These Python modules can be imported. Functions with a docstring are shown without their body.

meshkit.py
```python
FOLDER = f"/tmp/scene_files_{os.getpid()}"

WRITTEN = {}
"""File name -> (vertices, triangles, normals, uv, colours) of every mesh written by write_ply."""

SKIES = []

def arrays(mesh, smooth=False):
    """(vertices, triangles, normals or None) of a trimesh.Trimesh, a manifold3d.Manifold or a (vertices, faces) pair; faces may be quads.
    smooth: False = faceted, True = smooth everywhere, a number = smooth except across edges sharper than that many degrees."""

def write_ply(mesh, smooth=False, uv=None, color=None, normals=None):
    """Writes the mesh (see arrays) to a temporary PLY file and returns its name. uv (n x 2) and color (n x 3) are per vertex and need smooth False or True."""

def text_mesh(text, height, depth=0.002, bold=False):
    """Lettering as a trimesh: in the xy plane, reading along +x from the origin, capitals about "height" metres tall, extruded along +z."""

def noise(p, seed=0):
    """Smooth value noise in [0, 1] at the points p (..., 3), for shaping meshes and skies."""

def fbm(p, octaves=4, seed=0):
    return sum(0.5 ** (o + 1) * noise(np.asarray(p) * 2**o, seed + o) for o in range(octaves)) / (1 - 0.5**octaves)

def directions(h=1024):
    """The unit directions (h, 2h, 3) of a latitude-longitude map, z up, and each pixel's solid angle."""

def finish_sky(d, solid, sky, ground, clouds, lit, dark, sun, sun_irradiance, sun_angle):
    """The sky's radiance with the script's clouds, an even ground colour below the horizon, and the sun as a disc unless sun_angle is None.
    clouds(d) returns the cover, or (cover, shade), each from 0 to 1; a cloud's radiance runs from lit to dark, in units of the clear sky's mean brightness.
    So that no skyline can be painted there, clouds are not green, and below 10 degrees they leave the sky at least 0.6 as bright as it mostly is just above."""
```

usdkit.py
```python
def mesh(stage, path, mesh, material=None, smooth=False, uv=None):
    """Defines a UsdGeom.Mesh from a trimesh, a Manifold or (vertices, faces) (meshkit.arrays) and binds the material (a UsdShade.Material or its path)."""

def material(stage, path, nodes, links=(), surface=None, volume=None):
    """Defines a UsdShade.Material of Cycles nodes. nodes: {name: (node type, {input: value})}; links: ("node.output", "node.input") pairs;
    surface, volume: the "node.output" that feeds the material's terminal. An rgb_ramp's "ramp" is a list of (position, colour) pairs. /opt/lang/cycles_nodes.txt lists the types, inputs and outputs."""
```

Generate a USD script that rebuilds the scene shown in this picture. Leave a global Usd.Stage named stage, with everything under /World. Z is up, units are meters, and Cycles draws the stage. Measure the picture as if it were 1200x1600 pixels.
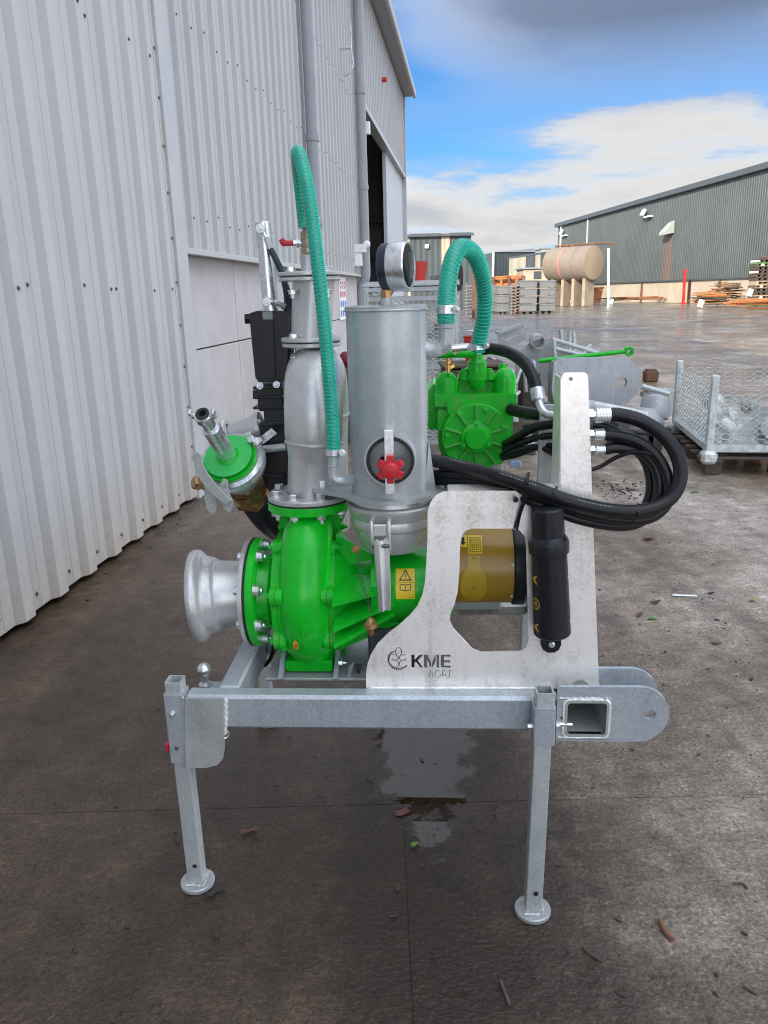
import math, numpy as np, trimesh, usdkit, meshkit, manifold3d as m3
from shapely.geometry import Polygon, Point, LineString, box as sbox
from shapely import affinity
from shapely.ops import unary_union
from pxr import Usd, UsdGeom, UsdLux, UsdShade, Gf, Sdf

stage = Usd.Stage.CreateInMemory()
UsdGeom.SetStageUpAxis(stage, 'Z')
UsdGeom.SetStageMetersPerUnit(stage, 1.0)
UsdGeom.Xform.Define(stage, '/World')
RNG = np.random.default_rng(7)
V = lambda *a: np.array(a, float)

# ---------------------------------------------------------------- camera
F, CAM_H, PITCH, ROLL = 1200.0, 1.55, math.atan(341 / 1200), 0.026
EXPOSURE = 1.14
fw = V(0, math.cos(PITCH), -math.sin(PITCH))
_r0, _u0 = V(1, 0, 0), V(0, math.sin(PITCH), math.cos(PITCH))
rt = _r0 * math.cos(ROLL) - _u0 * math.sin(ROLL)
up = _u0 * math.cos(ROLL) + _r0 * math.sin(ROLL)
EYE = V(0, 0, CAM_H)
cam = UsdGeom.Camera.Define(stage, '/World/camera')
M = Gf.Matrix4d(*[float(x) for x in (*rt, 0, *up, 0, *(-fw), 0, *EYE, 1)])
cam.AddTransformOp().Set(M)
cam.CreateFocalLengthAttr(26.0)
cam.CreateHorizontalApertureAttr(26.0)
cam.CreateVerticalApertureAttr(26.0 * 4 / 3)
cam.CreateClippingRangeAttr(Gf.Vec2f(0.05, 2000))
cam.CreateExposureAttr(EXPOSURE)

# ---------------------------------------------------------------- sun and sky
SUN_AZ, SUN_EL = math.radians(214), math.radians(24)         # azimuth clockwise from +y (behind the camera, to the left)
sun_dir = V(math.sin(SUN_AZ) * math.cos(SUN_EL), math.cos(SUN_AZ) * math.cos(SUN_EL), math.sin(SUN_EL))
sun = UsdLux.DistantLight.Define(stage, '/World/sun')
sun.CreateIntensityAttr(0.72)
sun.CreateAngleAttr(0.5)
sun.CreateNormalizeAttr(True)
sun.CreateColorAttr(Gf.Vec3f(1.0, 0.86, 0.68))
_z = sun_dir; _x = np.cross(V(0, 0, 1), _z); _x /= np.linalg.norm(_x); _y = np.cross(_z, _x)
sun.AddTransformOp().Set(Gf.Matrix4d(*[float(x) for x in (*_x, 0, *_y, 0, *_z, 0, 0, 0, 30, 1)]))
SKY_STRENGTH = 0.1
sky_mat = usdkit.material(stage, '/World/Looks/sky', {
    'tc': ('texture_coordinate', {}),
    'sky': ('sky_texture', {'sky_type': 'single_scattering', 'sun_disc': False, 'sun_elevation': SUN_EL, 'sun_rotation': SUN_AZ,
                            'air_density': 1.0, 'aerosol_density': 0.6, 'ozone_density': 2.0}),
    'sep': ('separate_xyz', {}),
    # clouds drawn on a flat deck: direction divided by its height
    'zc': ('math', {'math_type': 'maximum', 'value2': 0.0}), 'zd': ('math', {'math_type': 'add', 'value2': 0.16}),
    'dx': ('math', {'math_type': 'divide'}), 'dy': ('math', {'math_type': 'divide'}),
    'cv': ('combine_xyz', {'z': 0.0}),
    'map': ('mapping', {'location': (-5.576, -4.645, 0.0), 'scale': (0.42, 0.50, 1.0)}),
    'n1': ('noise_texture', {'scale': 1.0, 'detail': 9.0, 'roughness': 0.50, 'distortion': 0.15}),
    # a bank of white cumulus lies low all round the horizon, under a broken deck with grey bases
    'map2': ('mapping', {'location': (8.245, 6.252, 0.0), 'scale': (0.42, 0.50, 1.0)}),
    'n2': ('noise_texture', {'scale': 1.0, 'detail': 13.0, 'roughness': 0.60, 'distortion': 0.2}),
    'bk': ('rgb_ramp', {'ramp': [(0.0, (0,) * 3), (0.03, (.05,) * 3), (0.055, (.095,) * 3), (0.10, (.075,) * 3), (0.155, (-.02,) * 3), (1.0, (0,) * 3)]}),
    'nb': ('math', {'math_type': 'add'}), 'lowc': ('rgb_ramp', {'ramp': [(0.0, (0, 0, 0)), (0.47, (0, 0, 0)), (0.515, (.22, .22, .22)), (0.545, (.75, .75, .75)), (0.59, (.97, .97, .97)), (1, (1, 1, 1))]}),
    'hi': ('map_range', {'from_min': .175, 'from_max': .275, 'to_min': 0.0, 'to_max': 1.0, 'clamp': True}),
    'highc': ('rgb_ramp', {'ramp': [(0.0, (0, 0, 0)), (0.44, (0, 0, 0)), (0.50, (.35, .35, .35)), (0.57, (.70, .70, .70)), (0.64, (.82, .82, .82)), (1, (.86, .86, .86))]}), 'hc': ('math', {'math_type': 'multiply'}),
    'cover': ('math', {'math_type': 'maximum'}),
    'shade': ('rgb_ramp', {'ramp': [(0.0, (.86, .89, .97)), (0.46, (.86, .89, .97)), (0.50, (.80, .83, .88)), (0.56, (.47, .51, .60)), (0.63, (.17, .20, .28)), (0.8, (.12, .145, .21)), (1, (.12, .145, .21))]}),
    'lowsh': ('rgb_ramp', {'ramp': [(0.0, (.84, .88, .97)), (0.52, (.86, .89, .97)), (0.56, (1.22, 1.18, 1.12)), (0.61, (1.12, 1.10, 1.08)), (0.68, (.84, .86, .91)), (0.8, (.62, .67, .78)), (1, (.6, .65, .75))]}), 'shm': ('mix_color', {}),
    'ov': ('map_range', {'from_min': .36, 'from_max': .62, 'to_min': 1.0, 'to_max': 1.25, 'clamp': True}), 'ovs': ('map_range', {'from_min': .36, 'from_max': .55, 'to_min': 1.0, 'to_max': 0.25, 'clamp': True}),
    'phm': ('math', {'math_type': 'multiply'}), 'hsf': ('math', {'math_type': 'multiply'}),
    'lit': ('vector_math', {'math_type': 'scale'}),
    # clouds scatter forwards: they are brightest on the sun's side of the sky
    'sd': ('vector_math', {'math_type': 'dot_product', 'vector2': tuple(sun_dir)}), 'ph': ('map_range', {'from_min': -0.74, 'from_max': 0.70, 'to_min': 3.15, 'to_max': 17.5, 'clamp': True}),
    'tint': ('mix_color', {'blend_type': 'multiply', 'fac': 1.0, 'b': (0.25, 0.465, 0.69)}),
    'mix': ('mix_color', {'blend_type': 'mix', 'use_clamp': False, 'use_clamp_result': False}),
    'bg': ('background_shader', {'strength': SKY_STRENGTH}),
}, [('tc.generated', 'sep.vector'), ('sep.z', 'zc.value1'), ('zc.value', 'zd.value1'), ('sep.x', 'dx.value1'), ('zd.value', 'dx.value2'),
    ('sep.y', 'dy.value1'), ('zd.value', 'dy.value2'), ('dx.value', 'cv.x'), ('dy.value', 'cv.y'), ('cv.vector', 'map.vector'),
    ('map.vector', 'n1.vector'), ('zc.value', 'bk.fac'), ('cv.vector', 'map2.vector'), ('map2.vector', 'n2.vector'), ('n2.fac', 'nb.value1'), ('bk.color', 'nb.value2'), ('nb.value', 'lowc.fac'),
    ('n1.fac', 'highc.fac'), ('zc.value', 'hi.value'), ('highc.color', 'hc.value1'), ('hi.result', 'hc.value2'), ('hc.value', 'cover.value1'), ('lowc.color', 'cover.value2'),
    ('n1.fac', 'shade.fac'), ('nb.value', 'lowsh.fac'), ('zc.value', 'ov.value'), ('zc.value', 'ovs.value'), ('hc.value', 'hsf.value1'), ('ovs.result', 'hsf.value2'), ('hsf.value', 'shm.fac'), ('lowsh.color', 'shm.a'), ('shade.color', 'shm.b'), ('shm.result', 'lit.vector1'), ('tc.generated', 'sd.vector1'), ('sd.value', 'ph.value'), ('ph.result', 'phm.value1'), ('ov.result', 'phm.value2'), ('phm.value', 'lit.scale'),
    ('sky.color', 'tint.a'), ('tint.result', 'mix.a'), ('lit.vector', 'mix.b'), ('cover.value', 'mix.fac'), ('mix.result', 'bg.color')], surface='bg.background')
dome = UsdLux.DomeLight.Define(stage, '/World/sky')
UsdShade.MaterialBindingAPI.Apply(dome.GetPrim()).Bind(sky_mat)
dome.GetPrim().SetCustomDataByKey('kind', 'structure')
dome.GetPrim().SetCustomDataByKey('label', 'blue sky with white and grey clouds over the yard')

# ---------------------------------------------------------------- measuring: pixel of the photograph -> point in the world
def ray(x, y): return fw + rt * (x - 600) / F - up * (y - 800) / F
def G(x, y, z=0.0):
    d = ray(x, y); return EYE + d * (z - CAM_H) / d[2]
def AT(x, y, Y):
    d = ray(x, y); return EYE + d * Y / d[1]
YAW = math.radians(3.6)                                        # the pump unit stands a little turned
M0 = V(0, 1.70, 0); MX = V(math.cos(YAW), -math.sin(YAW), 0); MY = V(math.sin(YAW), math.cos(YAW), 0)
def LP(x, y, yl):
    """Pixel -> point of the pump unit's own frame, yl metres behind the front of its front beam."""
    d = ray(x, y); t = ((M0 + MY * yl - EYE) @ MY) / (d @ MY); P = EYE + d * t - M0
    return V(P @ MX, yl, P[2])
def LG(x, y, z=0.0):
    P = G(x, y, z) - M0; return V(P @ MX, P @ MY, z)

# ---------------------------------------------------------------- mesh helpers
cat = trimesh.util.concatenate
def unit(v): v = np.asarray(v, float); return v / np.linalg.norm(v)
def frame(ax):
    w = unit(ax); a = V(0, 0, 1) if abs(w[2]) < .9 else V(1, 0, 0)
    u = unit(np.cross(a, w)); return u, np.cross(w, u), w
def lathe(prof, o, ax, n=40, phase=0.0):
    """Closed solid of revolution: prof = [(radius, along)], about the axis ax through o."""
    u, v, w = frame(ax); o = np.asarray(o, float); ang = np.arange(n) * 2 * np.pi / n + phase
    ring = np.cos(ang)[:, None] * u + np.sin(ang)[:, None] * v
    P = [o + w * h + ring * max(r, 1e-5) for r, h in prof]
    vs = np.vstack(P + [[o + w * prof[0][1]], [o + w * prof[-1][1]]]); fs = []
    for i in range(len(prof) - 1):
        a = i * n + np.arange(n); b = i * n + (np.arange(n) + 1) % n
        fs += [np.stack([a, b, b + n], 1), np.stack([a, b + n, a + n], 1)]
    k = len(prof) * n; a = np.arange(n); b = (a + 1) % n
    fs += [np.stack([np.full(n, k), b, a], 1), np.stack([np.full(n, k + 1), a + k - n, b + k - n], 1)]
    return trimesh.Trimesh(vs, np.vstack(fs), process=False)
def lathe_ring(prof, o, ax, n=40):
    """As lathe, but the profile is a closed loop (a ring, no caps)."""
    u, v, w = frame(ax); o = np.asarray(o, float); ang = np.arange(n) * 2 * np.pi / n
    ring = np.cos(ang)[:, None] * u + np.sin(ang)[:, None] * v
    vs = np.vstack([o + w * h + ring * r for r, h in prof]); fs = []; m = len(prof)
    for i in range(m):
        a = i * n + np.arange(n); b = i * n + (np.arange(n) + 1) % n; j = (i + 1) % m
        c = j * n + np.arange(n); d = j * n + (np.arange(n) + 1) % n
        fs += [np.stack([a, b, d], 1), np.stack([a, d, c], 1)]
    t = trimesh.Trimesh(vs, np.vstack(fs), process=False)
    if t.volume < 0: t.invert()
    return t
def cyl(a, b, r, r2=None, n=24, bev=0.0):
    a, b = np.asarray(a, float), np.asarray(b, float); L = np.linalg.norm(b - a); r2 = r if r2 is None else r2
    p = [(r - bev, 0), (r, bev), (r2, L - bev), (r2 - bev, L)] if bev else [(r, 0), (r2, L)]
    return lathe(p, a, b - a, n)
def pipe(a, b, r, wall=.004, n=32):
    a, b = np.asarray(a, float), np.asarray(b, float); L = np.linalg.norm(b - a)
    return lathe_ring([(r, 0), (r, L), (r - wall, L), (r - wall, 0)], a, b - a, n)
def cr(pts, k=8):
    """Catmull-Rom through the points."""
    p = np.asarray(pts, float); p = np.vstack([2 * p[0] - p[1], p, 2 * p[-1] - p[-2]]); out = []
    for i in range(1, len(p) - 2):
        for t in np.linspace(0, 1, k, endpoint=False):
            a, b, c, d = p[i - 1:i + 3]
            out.append(.5 * (2 * b + (c - a) * t + (2 * a - 5 * b + 4 * c - d) * t * t + (3 * b - a - 3 * c + d) * t ** 3))
    out.append(p[-2]); return np.array(out)
def sweep(p, r, n=14, spin=0.0, sides_r=None):
    """Tube along the polyline p with parallel-transported rings; r a number or one per point."""
    p = np.asarray(p, float); t = np.gradient(p, axis=0); t /= np.linalg.norm(t, axis=1, keepdims=True) + 1e-12
    u = frame(t[0])[0]; r = np.broadcast_to(r, (len(p),)); ang = np.arange(n) * 2 * np.pi / n + spin; rings = []
    mult = np.ones(n) if sides_r is None else np.asarray(sides_r)
    for i in range(len(p)):
        u = unit(u - t[i] * (u @ t[i])); v = np.cross(t[i], u)
        rings.append(p[i] + r[i] * ((np.cos(ang) * mult)[:, None] * u + (np.sin(ang) * mult)[:, None] * v))
    vs = np.vstack(rings + [p[:1], p[-1:]]); fs = []; k = np.arange(n); kk = (k + 1) % n
    for i in range(len(p) - 1):
        a, b = i * n + k, i * n + kk
        fs += [np.stack([a, b, b + n], 1), np.stack([a, b + n, a + n], 1)]
    e = len(p) * n
    fs += [np.stack([np.full(n, e), kk, k], 1), np.stack([np.full(n, e + 1), e - n + k, e - n + kk], 1)]
    return trimesh.Trimesh(vs, np.vstack(fs), process=False)
def arc_len(p): return np.r_[0, np.cumsum(np.linalg.norm(np.diff(p, axis=0), axis=1))]
def resample(p, step):
    s = arc_len(p); n = max(int(s[-1] / step), 2); q = np.linspace(0, s[-1], n + 1)
    return np.stack([np.interp(q, s, p[:, i]) for i in range(3)], 1)
def ribbed(pts, r, rib=.0018, pitch=.0085, n=18):
    """A spiral-reinforced suction hose: the wall swells once per pitch."""
    p = resample(cr(pts, 20), pitch / 4); i = np.arange(len(p))
    rad = r + rib * np.array([0, .75, 1, .75])[i % 4]
    return sweep(p, rad, n)
def helix(pts, r, wire, pitch, n=12):
    p = resample(cr(pts, 20), pitch / n); t = np.gradient(p, axis=0); t /= np.linalg.norm(t, axis=1, keepdims=True)
    u = frame(t[0])[0]; out = []
    for i in range(len(p)):
        u = unit(u - t[i] * (u @ t[i])); a = 2 * np.pi * i / n
        out.append(p[i] + r * (math.cos(a) * u + math.sin(a) * np.cross(t[i], u)))
    return sweep(out, wire, 5)
_SG = np.array([[i, j, k] for i in (-1, 1) for j in (-1, 1) for k in (-1, 1)], float)
def cbox(c, s, bev=.002, R=None):
    """Box with chamfered edges."""
    h = np.asarray(s, float) / 2; b = min(bev, h.min() * .6); vs = []
    for k in range(3):
        e = h - b; e[k] = h[k]; vs.append(_SG * e)
    m = trimesh.convex.convex_hull(np.vstack(vs))
    if R is not None: m.apply_transform(np.r_[np.c_[R, [0, 0, 0]], [[0, 0, 0, 1]]])
    m.apply_translation(c); return m
def bx(x0, x1, y0, y1, z0, z1, bev=.002): return cbox(((x0 + x1) / 2, (y0 + y1) / 2, (z0 + z1) / 2), (x1 - x0, y1 - y0, z1 - z0), bev)
def slab(x0, x1, y0, y1, z0, z1):
    m = trimesh.creation.box((x1 - x0, y1 - y0, z1 - z0)); m.apply_translation(((x0 + x1) / 2, (y0 + y1) / 2, (z0 + z1) / 2)); return m
def rotz(a): c, s = math.cos(a), math.sin(a); return np.array([[c, -s, 0], [s, c, 0], [0, 0, 1.]])
def rotx(a): c, s = math.cos(a), math.sin(a); return np.array([[1, 0, 0], [0, c, -s], [0, s, c.real]])
def roty(a): c, s = math.cos(a), math.sin(a); return np.array([[c, 0, s], [0, 1, 0], [-s, 0, c]])
def basis(o, u, v, w): T = np.eye(4); T[:3, 0], T[:3, 1], T[:3, 2], T[:3, 3] = u, v, w, o; return T
def ext(poly, y0, y1):
    """A polygon of (x, z) pushed from y0 to y1."""
    ms = []
    for g in getattr(poly, 'geoms', [poly]):
        if g.is_empty: continue
        m = trimesh.creation.extrude_polygon(g, y1 - y0, engine='earcut'); m.apply_transform(basis((0, y1, 0), V(1, 0, 0), V(0, 0, 1), V(0, -1, 0))); ms.append(m)
    return cat(ms)
def ext3(poly, h, o, u, v):
    """A polygon in the plane o + a u + b v, pushed h along u x v."""
    ms = []
    for g in getattr(poly, 'geoms', [poly]):
        m = trimesh.creation.extrude_polygon(g, h, engine='earcut'); m.apply_transform(basis(o, u, v, np.cross(u, v))); ms.append(m)
    return cat(ms)
def rrect(x0, x1, z0, z1, r): return sbox(x0 + r, z0 + r, x1 - r, z1 - r).buffer(r, 6)
def tri2d(poly, edge):
    m = trimesh.creation.extrude_polygon(poly, 1.0, engine='earcut')
    f = m.faces[np.all(np.abs(m.vertices[m.faces][:, :, 2]) < 1e-9, axis=1)]
    vs, fs = trimesh.remesh.subdivide_to_size(m.vertices, f, edge); return vs[:, :2], fs
def wrap(poly, y0, z0, r, th=.0006, edge=.012):
    """A flat label laid on the front of a cylinder whose axis is x: (x, s) with s counted up the surface from its front line."""
    out = []
    for g in getattr(poly, 'geoms', [poly]):
        p, f = tri2d(g, edge); a = p[:, 1] / r; q = r + th
        m = trimesh.Trimesh(np.stack([p[:, 0], y0 - q * np.cos(a), z0 + q * np.sin(a)], 1), f, process=False)
        if (m.face_normals[:, 1] * np.cos(0)).mean() > 0: m.invert()
        out.append(m)
    return cat(out)
def text_poly(text, height, bold=False):
    """The lettering as shapely polygons, from the outline of meshkit's letters."""
    m = meshkit.text_mesh(text, height, .01, bold); sec = m.section([0, 0, 1], [0, 0, .005]); p2, T = sec.to_2D(np.eye(4)) if hasattr(sec, 'to_2D') else sec.to_planar()
    return unary_union(p2.polygons_full)
def hexnut(p, ax, s, h, n=6):
    """Hex head with washer, seated at p and pointing along ax."""
    return cat([lathe([(s * .72, 0), (s * .72, s * .14)], p, ax, 12), lathe([(s * .57, s * .14), (s * .57, h * .9), (s * .48, h)], p, ax, 6, RNG.uniform(0, 1))])
def bolt_end(p, ax, s, h): return cat([hexnut(p, ax, s, h), lathe([(s * .28, h), (s * .28, h * 1.7), (s * .2, h * 1.8)], p, ax, 8)])
def stripes(poly, n): return poly

# ---------------------------------------------------------------- scene helpers
_used = {}
def numbered(path):
    k = _used.get(path, -1) + 1; _used[path] = k
    return path if k == 0 else f'{path}_{k:03d}'
def tag(prim, label=None, cat=None, group=None, kind=None):
    for k, v in (('label', label), ('category', cat), ('group', group), ('kind', kind)):
        if v: prim.SetCustomDataByKey(k, v)
    return prim
def thing(name, label, cat, loc=(0, 0, 0), rz=0.0, group=None):
    x = UsdGeom.Xform.Define(stage, numbered('/World/' + name)); x.AddTranslateOp().Set(Gf.Vec3d(*map(float, loc)))
    if rz: x.AddRotateZOp().Set(math.degrees(rz))
    return tag(x.GetPrim(), label, cat, group)
def obj(name, mesh, mat, parent=None, smooth=32, label=None, cat=None, group=None, kind=None):
    base = '/World' if parent is None else str(parent.GetPath())
    m = usdkit.mesh(stage, numbered(base + '/' + name), mesh, mat, smooth)
    return tag(m.GetPrim(), label, cat, group, kind)
def dup(src, loc, rz, label, group):
    name = src.GetName().rstrip('0123456789').rstrip('_')
    x = UsdGeom.Xform.Define(stage, numbered('/World/' + name)); x.GetPrim().GetReferences().AddInternalReference(src.GetPath())
    x.ClearXformOpOrder(); x.AddTranslateOp().Set(Gf.Vec3d(*map(float, loc))); x.AddRotateZOp().Set(math.degrees(rz))
    x.GetPrim().SetInstanceable(True)
    return tag(x.GetPrim(), label, src.GetCustomDataByKey('category'), group)

# ---------------------------------------------------------------- materials
MATS = {}
def mat(name, nodes, links, surface='p.BSDF'):
    MATS[name] = usdkit.material(stage, '/World/Looks/' + name, nodes, links, surface=surface); return MATS[name]
def paint(name, col, rough=.35, metallic=0.0, coat=0.0, var=.12, scale=9.0, bump=0.0, bscale=120.0, dirt=None, dirt_amt=.5, spec=.5):
    """A plain surface with cloudy tone, a little uneven gloss, fine relief and, if asked, dirt in patches."""
    c = np.asarray(col, float)
    nodes = {'g': ('geometry', {}), 'n': ('noise_texture', {'scale': scale, 'detail': 6.0, 'roughness': .6}),
             'c': ('rgb_ramp', {'ramp': [(.25, c * (1 - var)), (.75, np.minimum(c * (1 + var), 1))]}),
             'r': ('map_range', {'from_min': .3, 'from_max': .7, 'to_min': rough * .82, 'to_max': min(rough * 1.2, 1)}),
             'p': ('principled_bsdf', {'metallic': metallic, 'coat_weight': coat, 'coat_roughness': .08, 'specular_ior_level': spec})}
    links = [('g.position', 'n.vector'), ('n.fac', 'c.fac'), ('n.fac', 'r.value'), ('r.result', 'p.roughness')]
    out = 'c.color'
    if dirt is not None:
        nodes |= {'dn': ('noise_texture', {'scale': scale * 2.7, 'detail': 8.0, 'roughness': .72}),
                  'dr': ('rgb_ramp', {'ramp': [(.5, (0, 0, 0)), (.72, (dirt_amt,) * 3)]}), 'dm': ('mix_color', {'b': dirt})}
        links += [('g.position', 'dn.vector'), ('dn.fac', 'dr.fac'), ('dr.color', 'dm.fac'), (out, 'dm.a')]; out = 'dm.result'
    links += [(out, 'p.base_color')]
    if bump:
        nodes |= {'bn': ('noise_texture', {'scale': bscale, 'detail': 3.0}), 'b': ('bump', {'strength': bump, 'distance': .002})}
        links += [('g.position', 'bn.vector'), ('bn.fac', 'b.height'), ('b.normal', 'p.normal')]
    return mat(name, nodes, links)
def galv(name, lo, hi, metallic=.55, rough=.42, sc=70.0, streak=0.0, blotch=.5, bump=.08, at=(.30, .5, .66)):
    """Hot-dip galvanised steel: spangle cells, cloudy oxide and, if asked, run marks."""
    nodes = {'g': ('geometry', {}), 'v': ('voronoi_texture', {'scale': sc}), 'vb': ('separate_color', {}),
             'n': ('noise_texture', {'scale': 7.0, 'detail': 8.0, 'roughness': .65, 'distortion': .4}),
             'm': ('mapping', {'scale': (26.0, 26.0, 2.2)}), 's': ('noise_texture', {'scale': 1.0, 'detail': 5.0, 'roughness': .6}),
             'a': ('mix_float', {'fac': blotch}), 'b2': ('mix_float', {'fac': streak}),
             'c': ('rgb_ramp', {'ramp': [(at[0], lo), (at[1], np.asarray(lo) * .45 + np.asarray(hi) * .55), (at[2], hi)]}),
             'r': ('map_range', {'from_min': .2, 'from_max': .8, 'to_min': rough * 1.25, 'to_max': rough * .75}),
             'fn': ('noise_texture', {'scale': 260.0, 'detail': 3.0}), 'bu': ('bump', {'strength': bump, 'distance': .0015}),
             'p': ('principled_bsdf', {'metallic': metallic})}
    links = [('g.position', 'v.vector'), ('v.color', 'vb.color'), ('g.position', 'n.vector'), ('g.position', 'm.vector'), ('m.vector', 's.vector'),
             ('vb.r', 'a.a'), ('n.fac', 'a.b'), ('a.result', 'b2.a'), ('s.fac', 'b2.b'), ('b2.result', 'c.fac'), ('c.color', 'p.base_color'),
             ('b2.result', 'r.value'), ('r.result', 'p.roughness'), ('g.position', 'fn.vector'), ('fn.fac', 'bu.height'), ('bu.normal', 'p.normal')]
    return mat(name, nodes, links)
galv_beam = galv('galvanised_beam', (.30, .34, .37), (.50, .54, .57), .45, .40, 190.0, .25, .75)
galv_leg = galv('galvanised_leg', (.36, .39, .39), (.54, .57, .56), .45, .42, 190.0, .25, .75)
galv_plate = galv('galvanised_plate', (.52, .475, .42), (1.0, .965, .905), .5, .32, 200.0, .4, .8, .05, (.30, .42, .53))
galv_cast = galv('galvanised_casting', (.38, .39, .39), (.62, .62, .60), .55, .36, 260.0, .2, .85, .12)
galv_vessel = galv('galvanised_vessel', (.30, .325, .33), (.47, .495, .50), .45, .40, 300.0, .15, .86, .08)
galv_far = galv('galvanised_stock', (.14, .15, .155), (.23, .24, .245), .25, .6, 60.0, .2, .85, .05)
galv_yard = galv('galvanised_parts', (.32, .34, .35), (.52, .54, .55), .35, .5, 110.0, .25, .85, .06)
galv_old = galv('galvanised_dull', (.28, .30, .29), (.44, .46, .44), .35, .55, 150.0, .25, .85, .08)
red_dark = paint('dark_red_paint', (.22, .012, .018), .45)
zinc = paint('zinc_plated_steel', (.66, .67, .68), .30, .95, var=.12, scale=40)
steel_dark = paint('dark_steel', (.12, .12, .125), .45, .6, var=.25, scale=15)
green = paint('green_gloss_paint', (.005, .44, .018), .25, 0, 0, .12, 12.0, .16, 55.0, (.02, .20, .02), .35, .36)
green_dusty = paint('green_paint_dusty', (.005, .40, .016), .36, 0, 0, .12, 14.0, .16, 60.0, (.18, .28, .07), .6, .28)
green_light = paint('green_disc_paint', (.03, .46, .09), .45, 0, .1, .06, 10)
rubber = paint('black_rubber', (.008, .008, .009), .36, 0, 0, .25, 30, .06, 220, spec=.32)
black_cast = paint('black_cast_iron', (.008, .009, .011), .34, 0, .1, .25, 20, .12, 80, spec=.35)
black_plastic = paint('black_plastic', (.011, .012, .016), .34, 0, 0, .15, 10, .05, 160, spec=.32)
gasket = paint('gasket_rubber', (.012, .012, .012), .6)
mustard = paint('mustard_plastic', (.36, .205, .014), .36, 0, .1, .09, 5, .03, 90)
mustard_lid = paint('mustard_plastic_lid', (.44, .29, .015), .40, 0, .1, .07, 6)
yellow = paint('yellow_label', (.80, .55, .01), .35)
ink = paint('black_ink', (.012, .012, .012), .5)
gold_ink = paint('gold_print', (.55, .36, .02), .4)
brass = paint('brass', (.62, .38, .13), .28, 1.0, 0, .18, 25)
bronze = paint('bronze_fitting', (.42, .26, .12), .32, .9, 0, .25, 20)
bronze_dull = paint('dull_bronze', (.36, .29, .22), .4, .8, 0, .25, 30)
red = paint('red_plastic', (.50, .010, .022), .38, 0, .1, .1, 15)
red_paint = paint('red_paint', (.50, .03, .018), .5, 0, 0, .12, 3)
white_plate = paint('white_label', (.78, .80, .80), .4)
blue_ink = paint('blue_print', (.05, .12, .5), .5)
teal = mat('teal_hose_plastic', {
    'g': ('geometry', {}), 'n': ('noise_texture', {'scale': 18.0, 'detail': 4.0}),
    'c': ('rgb_ramp', {'ramp': [(.3, (.000, .27, .18)), (.7, (.002, .37, .25))]}),
    'p': ('principled_bsdf', {'roughness': .28, 'coat_weight': .3, 'coat_roughness': .1, 'subsurface_weight': .0})},
    [('g.position', 'n.vector'), ('n.fac', 'c.fac'), ('c.color', 'p.base_color')])
teal_spiral = paint('pale_hose_spiral', (.03, .46, .33), .35, 0, .2)
glass = mat('clear_glass', {'f': ('fresnel', {'IOR': 1.5}), 't': ('transparent_bsdf', {'color': (.9, .93, .92)}), 'gl': ('glossy_bsdf', {'roughness': .03, 'color': (1, 1, 1)}), 'm': ('mix_closure', {})},
            [('f.fac', 'm.fac'), ('t.BSDF', 'm.closure1'), ('gl.BSDF', 'm.closure2')], 'm.closure')
timber_old = paint('weathered_timber', (.085, .065, .05), .85, 0, 0, .4, 12, .3, 90)
timber_warm = paint('sawn_timber', (.32, .19, .10), .8, 0, 0, .3, 1.5)
timber_pale = paint('pale_pallet_timber', (.42, .33, .22), .8, 0, 0, .25, 1.5)
rust_orange = paint('rusty_steel', (.46, .17, .05), .75, 0, 0, .35, 1.2)
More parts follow.
